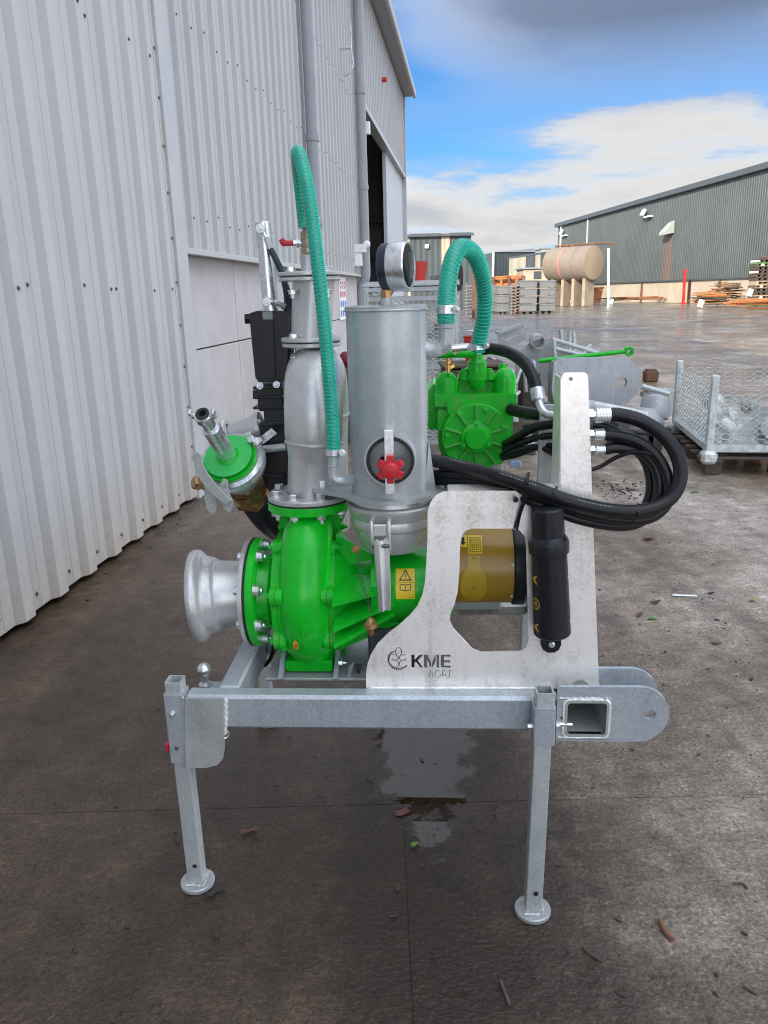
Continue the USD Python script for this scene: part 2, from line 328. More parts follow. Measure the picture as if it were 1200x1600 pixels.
rust_dark = paint('dark_rusty_steel', (.16, .075, .04), .8, 0, 0, .4, 2)
green_pallet = paint('green_pallet_paint', (.10, .30, .08), .7, 0, 0, .25, 2)
tank_paint = paint('tank_paint', (.235, .205, .17), .65, 0, 0, .12, .7, dirt=(.24, .11, .07), dirt_amt=.7)

# ================================================================ THE SETTING
# ---------------------------------------------------------------- ground: wet tamped concrete
FILM, FILM2, SOAK = ((.115, 2.62), (.18, .72)), ((.10, 2.30), (.09, .30)), ((.17, 1.85), (.40, 1.55))
def blob(c, a_): return {'location': (-c[0] / a_[0], -c[1] / a_[1], 0), 'scale': (1 / a_[0], 1 / a_[1], 0)}
mat('wet_concrete', {
    'g': ('geometry', {}), 'sx': ('separate_xyz', {}), 'oi': ('object_info', {}),
    'n1': ('noise_texture', {'scale': .6, 'detail': 9.0, 'roughness': .62, 'distortion': .5}),
    'n2': ('noise_texture', {'scale': 7.0, 'detail': 10.0, 'roughness': .72, 'distortion': .3}),
    'n3': ('noise_texture', {'scale': 110.0, 'detail': 3.0, 'roughness': .7}),
    'c1': ('rgb_ramp', {'ramp': [(.3, (.023, .0138, .0072)), (.48, (.051, .0335, .0192)), (.66, (.095, .067, .043))]}),
    'c2': ('rgb_ramp', {'ramp': [(.30, (.38, .36, .33)), (.44, (.82, .81, .79)), (.56, (1.08, 1.08, 1.07)), (.70, (1.7, 1.7, 1.68))]}),
    'c3': ('rgb_ramp', {'ramp': [(.3, (.55, .53, .51)), (.5, (.97, .95, .95)), (.62, (1.3, 1.3, 1.3)), (.72, (2.9, 2.85, 2.75))]}),
    'm1': ('mix_color', {'blend_type': 'multiply', 'fac': 1.0, 'use_clamp': False}), 'm2': ('mix_color', {'blend_type': 'multiply', 'fac': .9, 'use_clamp': False}),
    'c4': ('rgb_ramp', {'ramp': [(.3, (.50, .48, .46)), (.44, (.88, .87, .86)), (.55, (1.05, 1.05, 1.05)), (.68, (1.45, 1.45, 1.45))]}), 'm6': ('mix_color', {'blend_type': 'multiply', 'fac': 1.0, 'use_clamp': False}),  # shade in the pits painted into the colour, raised aggregate lightened
    # broom and tamp streaks, wheel tracks
    'tm': ('mapping', {'scale': (3.0, 9.0, 1.0)}), 'tn': ('noise_texture', {'scale': 2.2, 'detail': 8.0, 'roughness': .62}), 'c5': ('rgb_ramp', {'ramp': [(.32, (.84, .83, .82)), (.5, (1, 1, 1)), (.66, (1.12, 1.12, 1.12))]}), 'm7': ('mix_color', {'blend_type': 'multiply', 'fac': 1.0, 'use_clamp': False}),
    'km': ('mapping', {'scale': (3.4, .32, 1.0)}), 'kn': ('noise_texture', {'scale': 1.3, 'detail': 6.0, 'roughness': .6}), 'c6': ('rgb_ramp', {'ramp': [(.34, (.68, .66, .64)), (.5, (1, 1, 1)), (.64, (1.2, 1.2, 1.2))]}), 'm8': ('mix_color', {'blend_type': 'multiply', 'fac': 1.0, 'use_clamp': False}),
    # mossy concrete by the shed; outward drier, with open-sky brightness painted into the colour
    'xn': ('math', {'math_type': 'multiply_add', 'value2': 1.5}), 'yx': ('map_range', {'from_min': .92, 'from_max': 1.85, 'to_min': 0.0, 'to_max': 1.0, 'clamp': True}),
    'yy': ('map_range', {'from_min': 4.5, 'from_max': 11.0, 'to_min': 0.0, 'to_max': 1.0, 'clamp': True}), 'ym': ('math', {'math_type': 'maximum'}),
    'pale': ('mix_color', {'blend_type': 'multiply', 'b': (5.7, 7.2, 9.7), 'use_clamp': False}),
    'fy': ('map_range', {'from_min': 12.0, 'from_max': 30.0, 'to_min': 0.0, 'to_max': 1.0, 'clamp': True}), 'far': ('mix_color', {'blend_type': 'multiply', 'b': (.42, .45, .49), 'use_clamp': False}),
    'orr': ('map_range', {'from_min': 0.0, 'from_max': 1.0, 'to_min': .90, 'to_max': 1.1}), 'slabm': ('vector_math', {'math_type': 'scale'}),
    # standing film of water and the soaked ground round it
    'f1m': ('mapping', blob(*FILM)), 'f1l': ('vector_math', {'math_type': 'length'}), 'f2m': ('mapping', blob(*FILM2)), 'f2l': ('vector_math', {'math_type': 'length'}), 'fmin': ('math', {'math_type': 'minimum'}),
    'fn': ('noise_texture', {'scale': 9.0, 'detail': 10.0, 'roughness': .74, 'distortion': .4}), 'fa': ('math', {'math_type': 'multiply_add', 'value2': 2.2, 'value3': -1.1}), 'fs': ('math', {'math_type': 'add'}),
    'film': ('map_range', {'range_type': 'smoothstep', 'from_min': 1.08, 'from_max': .86, 'to_min': 0.0, 'to_max': 1.0, 'clamp': True}),
    'sm': ('mapping', blob(*SOAK)), 'sl': ('vector_math', {'math_type': 'length'}), 'ss': ('math', {'math_type': 'multiply_add', 'value2': 1.0}), 'sn': ('math', {'math_type': 'multiply_add', 'value2': 1.9, 'value3': -.95}),
    'soak': ('map_range', {'range_type': 'smoothstep', 'from_min': 1.2, 'from_max': .55, 'to_min': 0.0, 'to_max': 1.0, 'clamp': True}),
    'mw': ('mapping', {'scale': (.42, .30, 1.0), 'location': (3.1, 1.7, 0)}), 'nw': ('noise_texture', {'scale': 1.0, 'detail': 10.0, 'roughness': .62, 'distortion': .3}),
    'wr': ('rgb_ramp', {'ramp': [(.36, (.40,) * 3), (.46, (.26,) * 3), (.54, (.13,) * 3)]}), 'r1': ('mix_float', {'b': .10}), 'r2': ('mix_float', {'b': .015}),
    'n2r': ('math', {'math_type': 'multiply_add', 'value2': .26, 'value3': -.12}), 'ra': ('math', {'math_type': 'add'}), 'rmx': ('math', {'math_type': 'maximum', 'value2': .03}),
    'wc': ('rgb_ramp', {'ramp': [(.4, (1.1, 1.1, 1.1)), (.6, (.74, .72, .70))]}), 'm3': ('mix_color', {'blend_type': 'multiply', 'fac': 1.0, 'use_clamp': False}),
    'm4': ('mix_color', {'blend_type': 'multiply', 'b': (.40, .35, .29), 'use_clamp': False}), 'm5': ('mix_color', {'blend_type': 'multiply', 'b': (.75, .72, .66), 'use_clamp': False}),
    # tamping ridges run across the slabs, aggregate stands proud between pits
    'wm': ('mapping', {'scale': (.3, 1.0, 1.0)}), 'wv': ('noise_texture', {'scale': 20.0, 'detail': 4.0, 'roughness': .65}), 'ag': ('noise_texture', {'scale': 62.0, 'detail': 4.0, 'roughness': .62}),
    'h1': ('math', {'math_type': 'multiply_add', 'value2': .55}), 'inv': ('math', {'math_type': 'multiply_add', 'value2': -.97, 'value3': .97}), 'bu': ('bump', {'distance': .011}),
    'p': ('principled_bsdf', {'specular_ior_level': .5}),
}, [('g.position', 'sx.vector')] + [('g.position', n + '.vector') for n in ('n1', 'n2', 'n3', 'fn', 'ag', 'f1m', 'f2m', 'sm', 'mw', 'wm')] + [('n1.fac', 'c1.fac'), ('n2.fac', 'c2.fac'), ('n3.fac', 'c3.fac'),
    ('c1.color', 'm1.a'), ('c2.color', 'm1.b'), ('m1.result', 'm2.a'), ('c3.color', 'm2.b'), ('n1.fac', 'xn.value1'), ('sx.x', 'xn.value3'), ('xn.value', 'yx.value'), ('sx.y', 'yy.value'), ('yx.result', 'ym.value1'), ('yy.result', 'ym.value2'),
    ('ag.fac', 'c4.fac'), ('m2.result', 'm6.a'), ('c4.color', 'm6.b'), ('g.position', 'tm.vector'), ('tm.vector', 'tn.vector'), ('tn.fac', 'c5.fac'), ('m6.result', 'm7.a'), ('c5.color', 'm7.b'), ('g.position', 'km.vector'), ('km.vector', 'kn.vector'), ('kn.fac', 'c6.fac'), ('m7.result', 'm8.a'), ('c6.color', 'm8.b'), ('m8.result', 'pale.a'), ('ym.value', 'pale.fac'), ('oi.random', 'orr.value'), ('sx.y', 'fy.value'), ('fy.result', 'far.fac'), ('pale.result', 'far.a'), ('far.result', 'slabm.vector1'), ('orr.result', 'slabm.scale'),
    ('f1m.vector', 'f1l.vector1'), ('f2m.vector', 'f2l.vector1'), ('f1l.value', 'fmin.value1'), ('f2l.value', 'fmin.value2'), ('fn.fac', 'fa.value1'), ('fmin.value', 'fs.value1'), ('fa.value', 'fs.value2'), ('fs.value', 'film.value'),
    ('sm.vector', 'sl.vector1'), ('fn.fac', 'sn.value1'), ('sl.value', 'ss.value1'), ('sn.value', 'ss.value3'), ('ss.value', 'soak.value'),
    ('mw.vector', 'nw.vector'), ('nw.fac', 'wr.fac'), ('n2.fac', 'n2r.value1'), ('wr.color', 'ra.value1'), ('n2r.value', 'ra.value2'), ('ra.value', 'rmx.value1'), ('rmx.value', 'r1.a'), ('soak.result', 'r1.fac'), ('r1.result', 'r2.a'), ('film.result', 'r2.fac'), ('r2.result', 'p.roughness'),
    ('nw.fac', 'wc.fac'), ('slabm.vector', 'm3.a'), ('wc.color', 'm3.b'), ('m3.result', 'm4.a'), ('soak.result', 'm4.fac'), ('m4.result', 'm5.a'), ('film.result', 'm5.fac'), ('m5.result', 'p.base_color'),
    ('wm.vector', 'wv.vector'), ('wv.fac', 'h1.value1'), ('ag.fac', 'h1.value3'), ('h1.value', 'bu.height'), ('film.result', 'inv.value1'), ('inv.value', 'bu.strength'), ('bu.normal', 'p.normal')])
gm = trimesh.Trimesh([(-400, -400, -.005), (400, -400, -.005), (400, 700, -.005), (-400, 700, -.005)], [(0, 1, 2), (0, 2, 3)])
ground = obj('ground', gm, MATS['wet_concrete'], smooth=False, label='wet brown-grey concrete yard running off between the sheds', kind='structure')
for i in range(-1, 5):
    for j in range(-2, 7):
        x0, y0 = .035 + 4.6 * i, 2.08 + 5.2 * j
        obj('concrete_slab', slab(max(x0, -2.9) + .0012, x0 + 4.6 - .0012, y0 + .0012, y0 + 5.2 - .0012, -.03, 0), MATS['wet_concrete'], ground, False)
# ---------------------------------------------------------------- the pale steel-clad warehouse along the left
WA = math.radians(6.6); W0 = V(-1.545, 5.82, 0); Ws = V(math.sin(WA), math.cos(WA), 0); Wn = V(math.cos(WA), -math.sin(WA), 0)
def WM(m):
    """(s along the wall, off out of it, z) -> world."""
    m = m.copy(); v = m.vertices; m.vertices = W0 + v[:, :1] * Ws + v[:, 1:2] * Wn + v[:, 2:] * V(0, 0, 1); m.invert(); return m
clad_nodes = lambda lo, hi: ({
    'g': ('geometry', {}), 'm': ('mapping', {'scale': (5.0, 5.0, .22)}), 'n': ('noise_texture', {'scale': 1.0, 'detail': 6.0, 'roughness': .6}),
    'n2': ('noise_texture', {'scale': 1.3, 'detail': 4.0}), 'a': ('mix_float', {'fac': .5}), 'c': ('rgb_ramp', {'ramp': [(.3, lo), (.7, hi)]}),
    'sz': ('separate_xyz', {}), 'low': ('map_range', {'from_min': .02, 'from_max': .65, 'to_min': 1.15, 'to_max': 0.0, 'clamp': True}),
    'n3': ('noise_texture', {'scale': 16.0, 'detail': 6.0, 'roughness': .7}), 'lm': ('math', {'math_type': 'multiply'}),
    'd': ('mix_color', {'b': (.30, .24, .17)}), 'nb': ('noise_texture', {'scale': 2.2, 'detail': 2.0}), 'b': ('bump', {'strength': .12, 'distance': .02}),
    'p': ('principled_bsdf', {'roughness': .42})},
    [('g.position', 'm.vector'), ('m.vector', 'n.vector'), ('g.position', 'n2.vector'), ('n.fac', 'a.a'), ('n2.fac', 'a.b'), ('a.result', 'c.fac'), ('g.position', 'sz.vector'), ('sz.z', 'low.value'),
     ('g.position', 'n3.vector'), ('low.result', 'lm.value1'), ('n3.fac', 'lm.value2'), ('lm.value', 'd.fac'), ('c.color', 'd.a'), ('d.result', 'p.base_color'),
     ('g.position', 'nb.vector'), ('nb.fac', 'b.height'), ('b.normal', 'p.normal')])
mat('pale_cladding', *clad_nodes((.385, .382, .375), (.445, .44, .43)))
mat('grey_cladding', *clad_nodes((.365, .367, .362), (.42, .422, .418)))
concrete_pre = paint('precast_concrete', (.46, .435, .42), .8, 0, 0, .10, 2.5, .1, 60, (.32, .29, .27), .35)
flash = paint('flashing_paint', (.41, .412, .41), .4, 0, 0, .08, 3)
pipe_grey = paint('grey_downpipe', (.30, .31, .33), .45, 0, 0, .1, 3)
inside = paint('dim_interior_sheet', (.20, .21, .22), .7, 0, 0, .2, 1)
sky_wh = thing('steel_clad_warehouse', 'tall pale grey ribbed steel shed close along the left with open doorway', 'warehouse')
def rib_profile(s0, s1, off):
    P = .3333; k = int(round((s1 - s0) / P)); pts = []
    for i in range(k):
        a = s0 + i * P
        pts += [(a, 0), (a + .075, 0), (a + .080, .003), (a + .088, .003), (a + .093, 0), (a + .165, 0), (a + .205, .034), (a + .293, .034)]
    pts += [(s0 + k * P, 0)]
    top = [(min(max(x, s0 + .001), s1 - .001), off + y) for x, y in pts]
    return Polygon(top + [(x, y - .004) for x, y in top[::-1]])
def sheet(s0, z0, z1, off, m, n=1.0):
    pr = rib_profile(s0, s0 + n, off); g = trimesh.creation.extrude_polygon(pr, z1 - z0, engine='earcut'); g.apply_translation((0, 0, z0))
    obj('cladding_sheet', WM(g), m, sky_wh, 20)
EAVE = 8.05
for k in range(-22, 0): sheet(.14 + k, .035, EAVE, 0.0, MATS['pale_cladding'])
for k in range(0, 12): sheet(.47 + k, 1.95, EAVE, -.14, MATS['grey_cladding'])
for k in range(0, 11): sheet(12.47 + k, 5.52, EAVE, -.14, MATS['grey_cladding'])
# screws: real heads, too small to name one by one
sc = []
hd = lambda s, off, z: lathe([(.012, 0), (.012, .002), (.008, .003), (.007, .008), (.005, .009)], (s, off, z), (0, 1, 0), 6)
for k in range(-22, 0):
    for q in range(3):
        sc.append(hd(.14 + k + q / 3 + .045, .0, .115))
        for r_ in range(1, 6): sc.append(hd(.14 + k + q / 3 + (.235 if q else .045), .034 if q else 0, .1 + r_ * 1.52 + RNG.normal() * .012))
for r_ in range(26): sc.append(hd(.165, .022, .12 + r_ * .31))
for k in range(12):
    for q in range(3):
        for r_ in range(4): sc.append(hd(.47 + k + q / 3 + .245, -.106, 2.2 + r_ * 1.5 + (.0 if q else .06)))
obj('screw', WM(cat(sc)), steel_dark, sky_wh, 30, kind='stuff')
W = lambda *a: WM(bx(*a))
obj('corner_flashing', W(.14, .18, -.16, .022, .02, EAVE), paint('beige_flashing', (.42, .40, .37), .5), sky_wh, label='narrow beige return of the corner flashing')
obj('corner_flashing', W(.18, .41, -.16, .045, .0, 4.0, ), flash, sky_wh)
obj('corner_flashing', W(.18, .41, -.16, .048, 4.002, EAVE), flash, sky_wh)
obj('drip_flashing', W(.41, 5.4, -.15, -.07, 1.90, 1.95, .004), flash, sky_wh)
obj('drip_flashing', W(5.404, 12.47, -.15, -.072, 1.90, 1.95, .004), flash, sky_wh)
for a, b, lab in ((.41, 2.27, 0), (2.282, 7.35, 0), (7.362, 12.25, 0)):
    obj('concrete_panel', W(a, b, -.30, -.17, 0, 1.112, .004), concrete_pre, sky_wh); obj('concrete_panel', W(a, b, -.30, -.17, 1.124, 1.93, .004), concrete_pre, sky_wh)
obj('door_post', W(12.26, 12.47, -.35, -.10, 0, 5.52), flash, sky_wh)
obj('door_lintel', W(12.47, 23.47, -.30, -.075, 5.40, 5.52), flash, sky_wh)
obj('sliding_door', W(17.85, 23.25, -.30, -.2, .02, 5.40), paint('door_leaf_paint', (.46, .48, .49), .5, 0, 0, .06, 1), sky_wh, label='smooth grey sliding door leaf pushed aside')
obj('corner_post', W(23.25, 23.49, -.30, -.06, 0, EAVE), flash, sky_wh)
# shell behind the cladding: roof, gable walls, back wall
rp = Polygon([(.195, EAVE + .02), (-14, EAVE + 2.6), (-28.3, EAVE + .02), (-28.3, EAVE + .17), (-14, EAVE + 2.78), (.195, EAVE + .2)])
g = trimesh.creation.extrude_polygon(rp, 45.9, engine='earcut'); g.apply_transform(basis((-22.2, 0, 0), V(0, 1, 0), V(0, 0, 1), V(1, 0, 0)))
obj('roof', WM(g), flash, sky_wh)
obj('gutter', W(-22.2, 23.72, .20, .30, EAVE - .06, EAVE + .17, .02), flash, sky_wh)
obj('soffit', W(-22.0, 23.6, -.1, .195, EAVE - .02, EAVE + .018), pipe_grey, sky_wh)
for a, b in ((-22.1, -21.9), (23.28, 23.46)):
    gp = Polygon([(-.31, 0), (-28, 0), (-28, EAVE + .05), (-14, EAVE + 2.55), (-.31, EAVE)]); g = trimesh.creation.extrude_polygon(gp, b - a, engine='earcut'); g.apply_transform(basis((a, 0, 0), V(0, 1, 0), V(0, 0, 1), V(1, 0, 0)))
    obj('gable_wall', WM(g), MATS['grey_cladding'], sky_wh)
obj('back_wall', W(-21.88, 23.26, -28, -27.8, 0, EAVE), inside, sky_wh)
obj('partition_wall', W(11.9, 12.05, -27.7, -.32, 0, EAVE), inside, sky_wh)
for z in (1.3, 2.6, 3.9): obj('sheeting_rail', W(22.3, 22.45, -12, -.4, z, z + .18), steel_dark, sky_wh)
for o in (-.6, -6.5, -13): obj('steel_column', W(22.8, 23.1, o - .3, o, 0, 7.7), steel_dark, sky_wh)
def wcyl(p, q, r, n=16): return WM(cyl(p, q, r, n=n))
def downpipe(s, r, foot):
    pth = cr([(s, .02, EAVE), (s, .02, 5), (s, .02, 2.4), (s, .02, 2.0), (s, -.0, 1.85), (s, -.07, 1.70), (s, -.075, 1.2), (s, -.075, foot)], 5)
    d = obj('downpipe', WM(sweep(pth, r, 16)), pipe_grey, sky_wh)
    for z in (7.2, 5.35, 3.6, 2.5): obj('pipe_collar', wcyl((s, .02, z), (s, .02, z + .09), r + .012), pipe_grey, d)
downpipe(5.85, .085, .1); downpipe(11.1, .095, .1)
br = obj('wall_bracket', W(9.4, 9.5, -.13, .10, 5.70, 5.74), zinc, sky_wh); obj('hook', WM(sweep(cr([(9.45, .1, 6.1), (9.45, .1, 5.7), (9.45, .12, 5.45), (9.45, .02, 5.3), (9.45, -.08, 5.3)], 6), .014, 8)), zinc, br)
al = obj('wall_lamp', W(10.5, 10.66, -.12, .10, 2.36, 2.52), white_plate, sky_wh); obj('lamp_head', WM(trimesh.creation.icosphere(2, .07).apply_translation((10.62, .12, 2.52))), white_plate, al); obj('junction_box', W(10.44, 10.62, -.12, .02, 2.10, 2.34), white_plate, al)
obj('alarm_beacon', wcyl((16.4, -.1, 6.86), (16.4, .02, 6.86), .06), red_paint, sky_wh); obj('door_sensor', W(12.3, 12.47, -.1, .03, 4.86, 5.1), white_plate, sky_wh)
sb = thing('safety_sign', 'white safety board with red and blue round pictograms on the concrete panel', 'sign')
obj('board', W(8.68, 9.42, -.168, -.155, 1.10, 1.86, .003), white_plate, sb)
for r_, (z, m) in enumerate(((1.72, red_paint), (1.56, red_paint), (1.39, blue_ink), (1.22, blue_ink))):
    for q in range(3):
        c = (8.81 + q * .235, -.153, z)
        if m is red_paint and r_ == 0: obj('pictogram', WM(lathe_ring([(.068, 0), (.068, .003), (.050, .003), (.050, 0)], c, (0, 1, 0), 20)), m, sb)
        else: obj('pictogram', WM(lathe([(.062, 0), (.062, .003)], c, (0, 1, 0), 16)), m, sb)

# ---------------------------------------------------------------- far sheds
def stripe_mat(name, lo, hi, ax, freq):
    return mat(name, {'g': ('geometry', {}), 's': ('separate_xyz', {}), 'k': ('math', {'math_type': 'multiply', 'value2': freq}), 'si': ('math', {'math_type': 'sine'}), 'mr': ('map_range', {'from_min': -1.0, 'from_max': 1.0}),
                      'n': ('noise_texture', {'scale': .5, 'detail': 5.0}), 'a': ('mix_float', {'fac': .4}), 'c': ('rgb_ramp', {'ramp': [(.25, lo), (.75, hi)]}), 'b': ('bump', {'strength': .5, 'distance': .05}), 'p': ('principled_bsdf', {'roughness': .5})},
               [('g.position', 's.vector'), ('s.' + ax, 'k.value1'), ('k.value', 'si.value1'), ('si.value', 'mr.value'), ('mr.result', 'b.height'), ('b.normal', 'p.normal'), ('g.position', 'n.vector'), ('mr.result', 'a.b'), ('n.fac', 'a.a'), ('a.result', 'c.fac'), ('c.color', 'p.base_color')])
slate = stripe_mat('slate_grey_cladding', (.05, .064, .07), (.07, .088, .093), 'x', 2 * math.pi / .5)
roof_pale = paint('pale_roof_sheet', (.27, .30, .325), .5, 0, 0, .06, .4)
cream = paint('cream_render', (.50, .435, .35), .8, 0, 0, .1, .6, dirt=(.42, .28, .14), dirt_amt=.6)
tan_sheet = stripe_mat('tan_rooflight_sheet', (.36, .33, .25), (.46, .42, .32), 'x', 2 * math.pi / .5)
sage = paint('sage_cladding', (.36, .40, .38), .6, 0, 0, .05, .6)
dark_trim = paint('dark_trim', (.07, .085, .10), .5)
def prism(pts, z0, z1):
    p = Polygon([tuple(q[:2]) for q in pts]); m = trimesh.creation.extrude_polygon(p, z1 - z0, engine='earcut'); m.apply_translation((0, 0, z0)); return m
def quadwall(a, b, z0, z1, th=.25, out=0.0, z1b=None):
    """Upright panel from a to b (plan points), th thick towards the back."""
    a, b = V(*a[:2], 0), V(*b[:2], 0); d = unit(b - a); n = V(d[1], -d[0], 0)
    if n[1] > 0: n = -n
    z1b = z1 if z1b is None else z1b; f = n * out; k = -n * th
    v = [a + f + V(0, 0, z0), b + f + V(0, 0, z0), b + f + V(0, 0, z1b), a + f + V(0, 0, z1), a + k + V(0, 0, z0), b + k + V(0, 0, z0), b + k + V(0, 0, z1b), a + k + V(0, 0, z1)]
    return trimesh.convex.convex_hull(np.array(v))
# shed A: gable front with rooflight strips, beyond the far corner of the warehouse
YA = 70; a0, a1 = AT(560, 400, YA), AT(736, 400, YA); hA = AT(690, 364, YA)[2]
sA = thing('slate_grey_shed', 'slate grey shed with two tan strips beyond the warehouse corner', 'shed')
obj('wall', quadwall(a0, a1, 0, hA), slate, sA, False)
obj('wall', quadwall(a1, a1 + V(1, 26, 0), 0, hA), slate, sA, False)
for u0, u1 in ((628, 641), (690, 703)): obj('rooflight_strip', quadwall(AT(u0, 400, YA), AT(u1, 400, YA), 1.2, hA - .02, .1, .04), tan_sheet, sA, False)
rv = [(a0[0], YA - .3, hA - .1), (a1[0] + .2, YA - .3, hA - .1), (a0[0], YA + 13, hA + 1.55), (a1[0] - 1.2, YA + 13, hA + 1.55), (a0[0], YA + 26, hA), (a1[0] + 1.2, YA + 26, hA)]
obj('roof', trimesh.convex.convex_hull(np.array(rv)), roof_pale, sA, False)
obj('gutter', quadwall(a0 + V(0, -.3, 0), a1 + V(.2, -.3, 0), hA - .28, hA - .08, .15, .1), dark_trim, sA, False)
obj('wall_lamp', cbox(AT(667, 385, YA - .15), (.35, .2, .35), .05), white_plate, sA)
# shed B
YB = 120; b0, b1, b2 = AT(752, 400, YB + 9), AT(771, 400, YB), AT(885, 400, YB + 6); hB = AT(771, 394, YB)[2]
sB = thing('low_slate_shed', 'low slate grey shed with white corner flashing in the distance', 'shed')
obj('wall', quadwall(b0, b1, 0, hB), slate, sB, False)
mid = (b1 + b2) / 2; hm = AT(833, 389, YB + 3)[2]
obj('wall', quadwall(b1, mid, 0, hB, z1b=hm), slate, sB, False); obj('wall', quadwall(mid, b2, 0, hm, z1b=hB), slate, sB, False)
obj('roof', trimesh.convex.convex_hull(np.array([b1 * V(1, 1, 0) + V(0, -.2, hB), mid * V(1, 1, 0) + V(0, -.2, hm + .05), b2 * V(1, 1, 0) + V(0, -.2, hB), b0 * V(1, 1, 0) + V(0, 8, hB), mid * V(1, 1, 0) + V(0, 22, hm), b2 * V(1, 1, 0) + V(0, 22, hB)])), roof_pale, sB, False)
obj('corner_flashing', cbox(b1 * V(1, 1, 0) + V(-.05, -.1, hB / 2), (.3, .3, hB), .02), white_plate, sB)
# shed C: cream and slate sheets, falling away to the left
c0, c1 = AT(795, 400, 112), AT(870, 400, 95); hC = AT(868, 392, 95.5)[2]
sC = thing('patchwork_shed', 'shed clad in cream and slate sheets left of the round tank', 'shed')
obj('wall', quadwall(c0, c1, 0, hC), slate, sC, False)
lerp = lambda t: c0 + (c1 - c0) * t
obj('cream_sheet', quadwall(lerp(.02), lerp(.40), 1, hC - .15, .1, .04), tan_sheet, sC, False); obj('cream_sheet', quadwall(lerp(.60), lerp(.70), 1, hC - .15, .1, .04), tan_sheet, sC, False)
obj('fascia', quadwall(c0, c1, hC - .14, hC + .08, .2, .08), dark_trim, sC, False)
obj('roof', trimesh.convex.convex_hull(np.array([c0 * V(1, 1, 0) + V(0, 0, hC), c1 * V(1, 1, 0) + V(0, 0, hC), c0 * V(1, 1, 0) + V(6, 12, hC + .3), c1 * V(1, 1, 0) + V(6, 12, hC + .3)])), roof_pale, sC, False)
sD = thing('block_outbuilding', 'small cream rendered outbuilding with a grey window behind the crates', 'outbuilding')
d0, d1 = AT(818, 420, 84), AT(858, 420, 84); hD = AT(845, 420, 84)[2]
obj('wall', quadwall(d0, d1, 0, hD, 4), cream, sD, False); obj('window', quadwall(AT(834, 427, 84), AT(846, 427, 84), AT(834, 436, 84)[2], AT(834, 424, 84)[2], .1, .03), dark_trim, sD, False)
obj('roof', quadwall(d0 + V(-.2, 0, 0), d1 + V(.2, 0, 0), hD + .002, hD + .16, 4.2, .2), roof_pale, sD, False)
sE = thing('sage_lean_to', 'pale sage green lean-to at the far warehouse corner', 'outbuilding')
obj('wall', quadwall(AT(847, 400, 112), AT(867, 400, 112), 0, AT(850, 389, 112)[2], 5), sage, sE, False); obj('roof', quadwall(AT(845, 400, 112), AT(867, 400, 112), AT(850, 389, 112)[2] + .01, AT(850, 387, 112)[2], 5.4, .2), roof_pale, sE, False)
sF = thing('cream_annexe', 'narrow cream rendered annexe between the slate sheds', 'outbuilding')
obj('wall', quadwall(AT(733, 440, 82), AT(757, 440, 82), 0, AT(740, 402, 82)[2], 6), cream, sF, False); obj('roof', quadwall(AT(732, 440, 82), AT(758, 440, 82), AT(740, 402, 82)[2] + .01, AT(740, 400, 82)[2], 6.4, .2), roof_pale, sF, False)

# ---------------------------------------------------------------- long warehouse across the yard
LWd = unit(V(.085, -.996, 0)); LWn = V(-.996, -.085, 0)                       # from the far corner towards us; outward to the yard
LC = AT(869, 450, 114) * V(1, 1, 0); LLEN = 96.0
zE = AT(868, 355, 114)[2]; zB = AT(869, 445.2, 114)[2]
def LM(m):
    m = m.copy(); v = m.vertices; m.vertices = LC + v[:, :1] * LWd + v[:, 1:2] * LWn + v[:, 2:] * V(0, 0, 1); m.invert() if m.is_watertight and m.volume < 0 else None; return m
lw = thing('long_warehouse', 'long slate grey ribbed warehouse with cream base wall across the yard', 'warehouse')
pr = []; nr = int(LLEN * 3)
for i in range(nr): a = i / 3; pr += [(a, 0), (a + .15, 0), (a + .19, .05), (a + .29, .05)]
pr += [(LLEN, 0)]
st_s0 = float(np.linalg.solve(np.array([ray(1041, 440)[:2], -LWd[:2]]).T, LC[:2])[1])
mat('long_wall_cladding', {'g': ('geometry', {}), 'n': ('noise_texture', {'scale': .35, 'detail': 5.0}), 'c': ('rgb_ramp', {'ramp': [(.3, (.06, .074, .078)), (.7, (.08, .098, .10))]}),
    'sx': ('separate_xyz', {}), 'cy': ('math', {'math_type': 'subtract', 'value2': float((LC + LWd * st_s0)[1])}), 'ab': ('math', {'math_type': 'absolute'}), 'w': ('map_range', {'from_min': .25, 'from_max': 1.35, 'to_min': 1.0, 'to_max': 0.0, 'clamp': True}),
    'zt': ('map_range', {'from_min': 6.0, 'from_max': 7.2, 'to_min': 1.0, 'to_max': 0.0, 'clamp': True}), 'n2m': ('mapping', {'scale': (3.0, 3.0, .25)}), 'n2': ('noise_texture', {'scale': 1.0, 'detail': 6.0, 'roughness': .7}),
    'f1': ('math', {'math_type': 'multiply'}), 'f2': ('math', {'math_type': 'multiply'}), 'd': ('mix_color', {'b': (.19, .10, .06)}), 'p': ('principled_bsdf', {'roughness': .5})},
    [('g.position', 'n.vector'), ('n.fac', 'c.fac'), ('g.position', 'sx.vector'), ('sx.y', 'cy.value1'), ('cy.value', 'ab.value1'), ('ab.value', 'w.value'), ('sx.z', 'zt.value'), ('g.position', 'n2m.vector'), ('n2m.vector', 'n2.vector'),
     ('w.result', 'f1.value1'), ('zt.result', 'f1.value2'), ('f1.value', 'f2.value1'), ('n2.fac', 'f2.value2'), ('f2.value', 'd.fac'), ('c.color', 'd.a'), ('d.result', 'p.base_color')])
g = trimesh.creation.extrude_polygon(Polygon(pr + [(x, y - .02) for x, y in pr[::-1]]), zE - zB, engine='earcut'); g.apply_translation((0, 0, zB))
obj('wall_cladding', LM(g), MATS['long_wall_cladding'], lw, 20)
for i in range(12): obj('base_panel', LM(bx(i * 8 + .02, i * 8 + 7.98, -.5, -.1, 0, zB + .05, .01)), cream, lw)
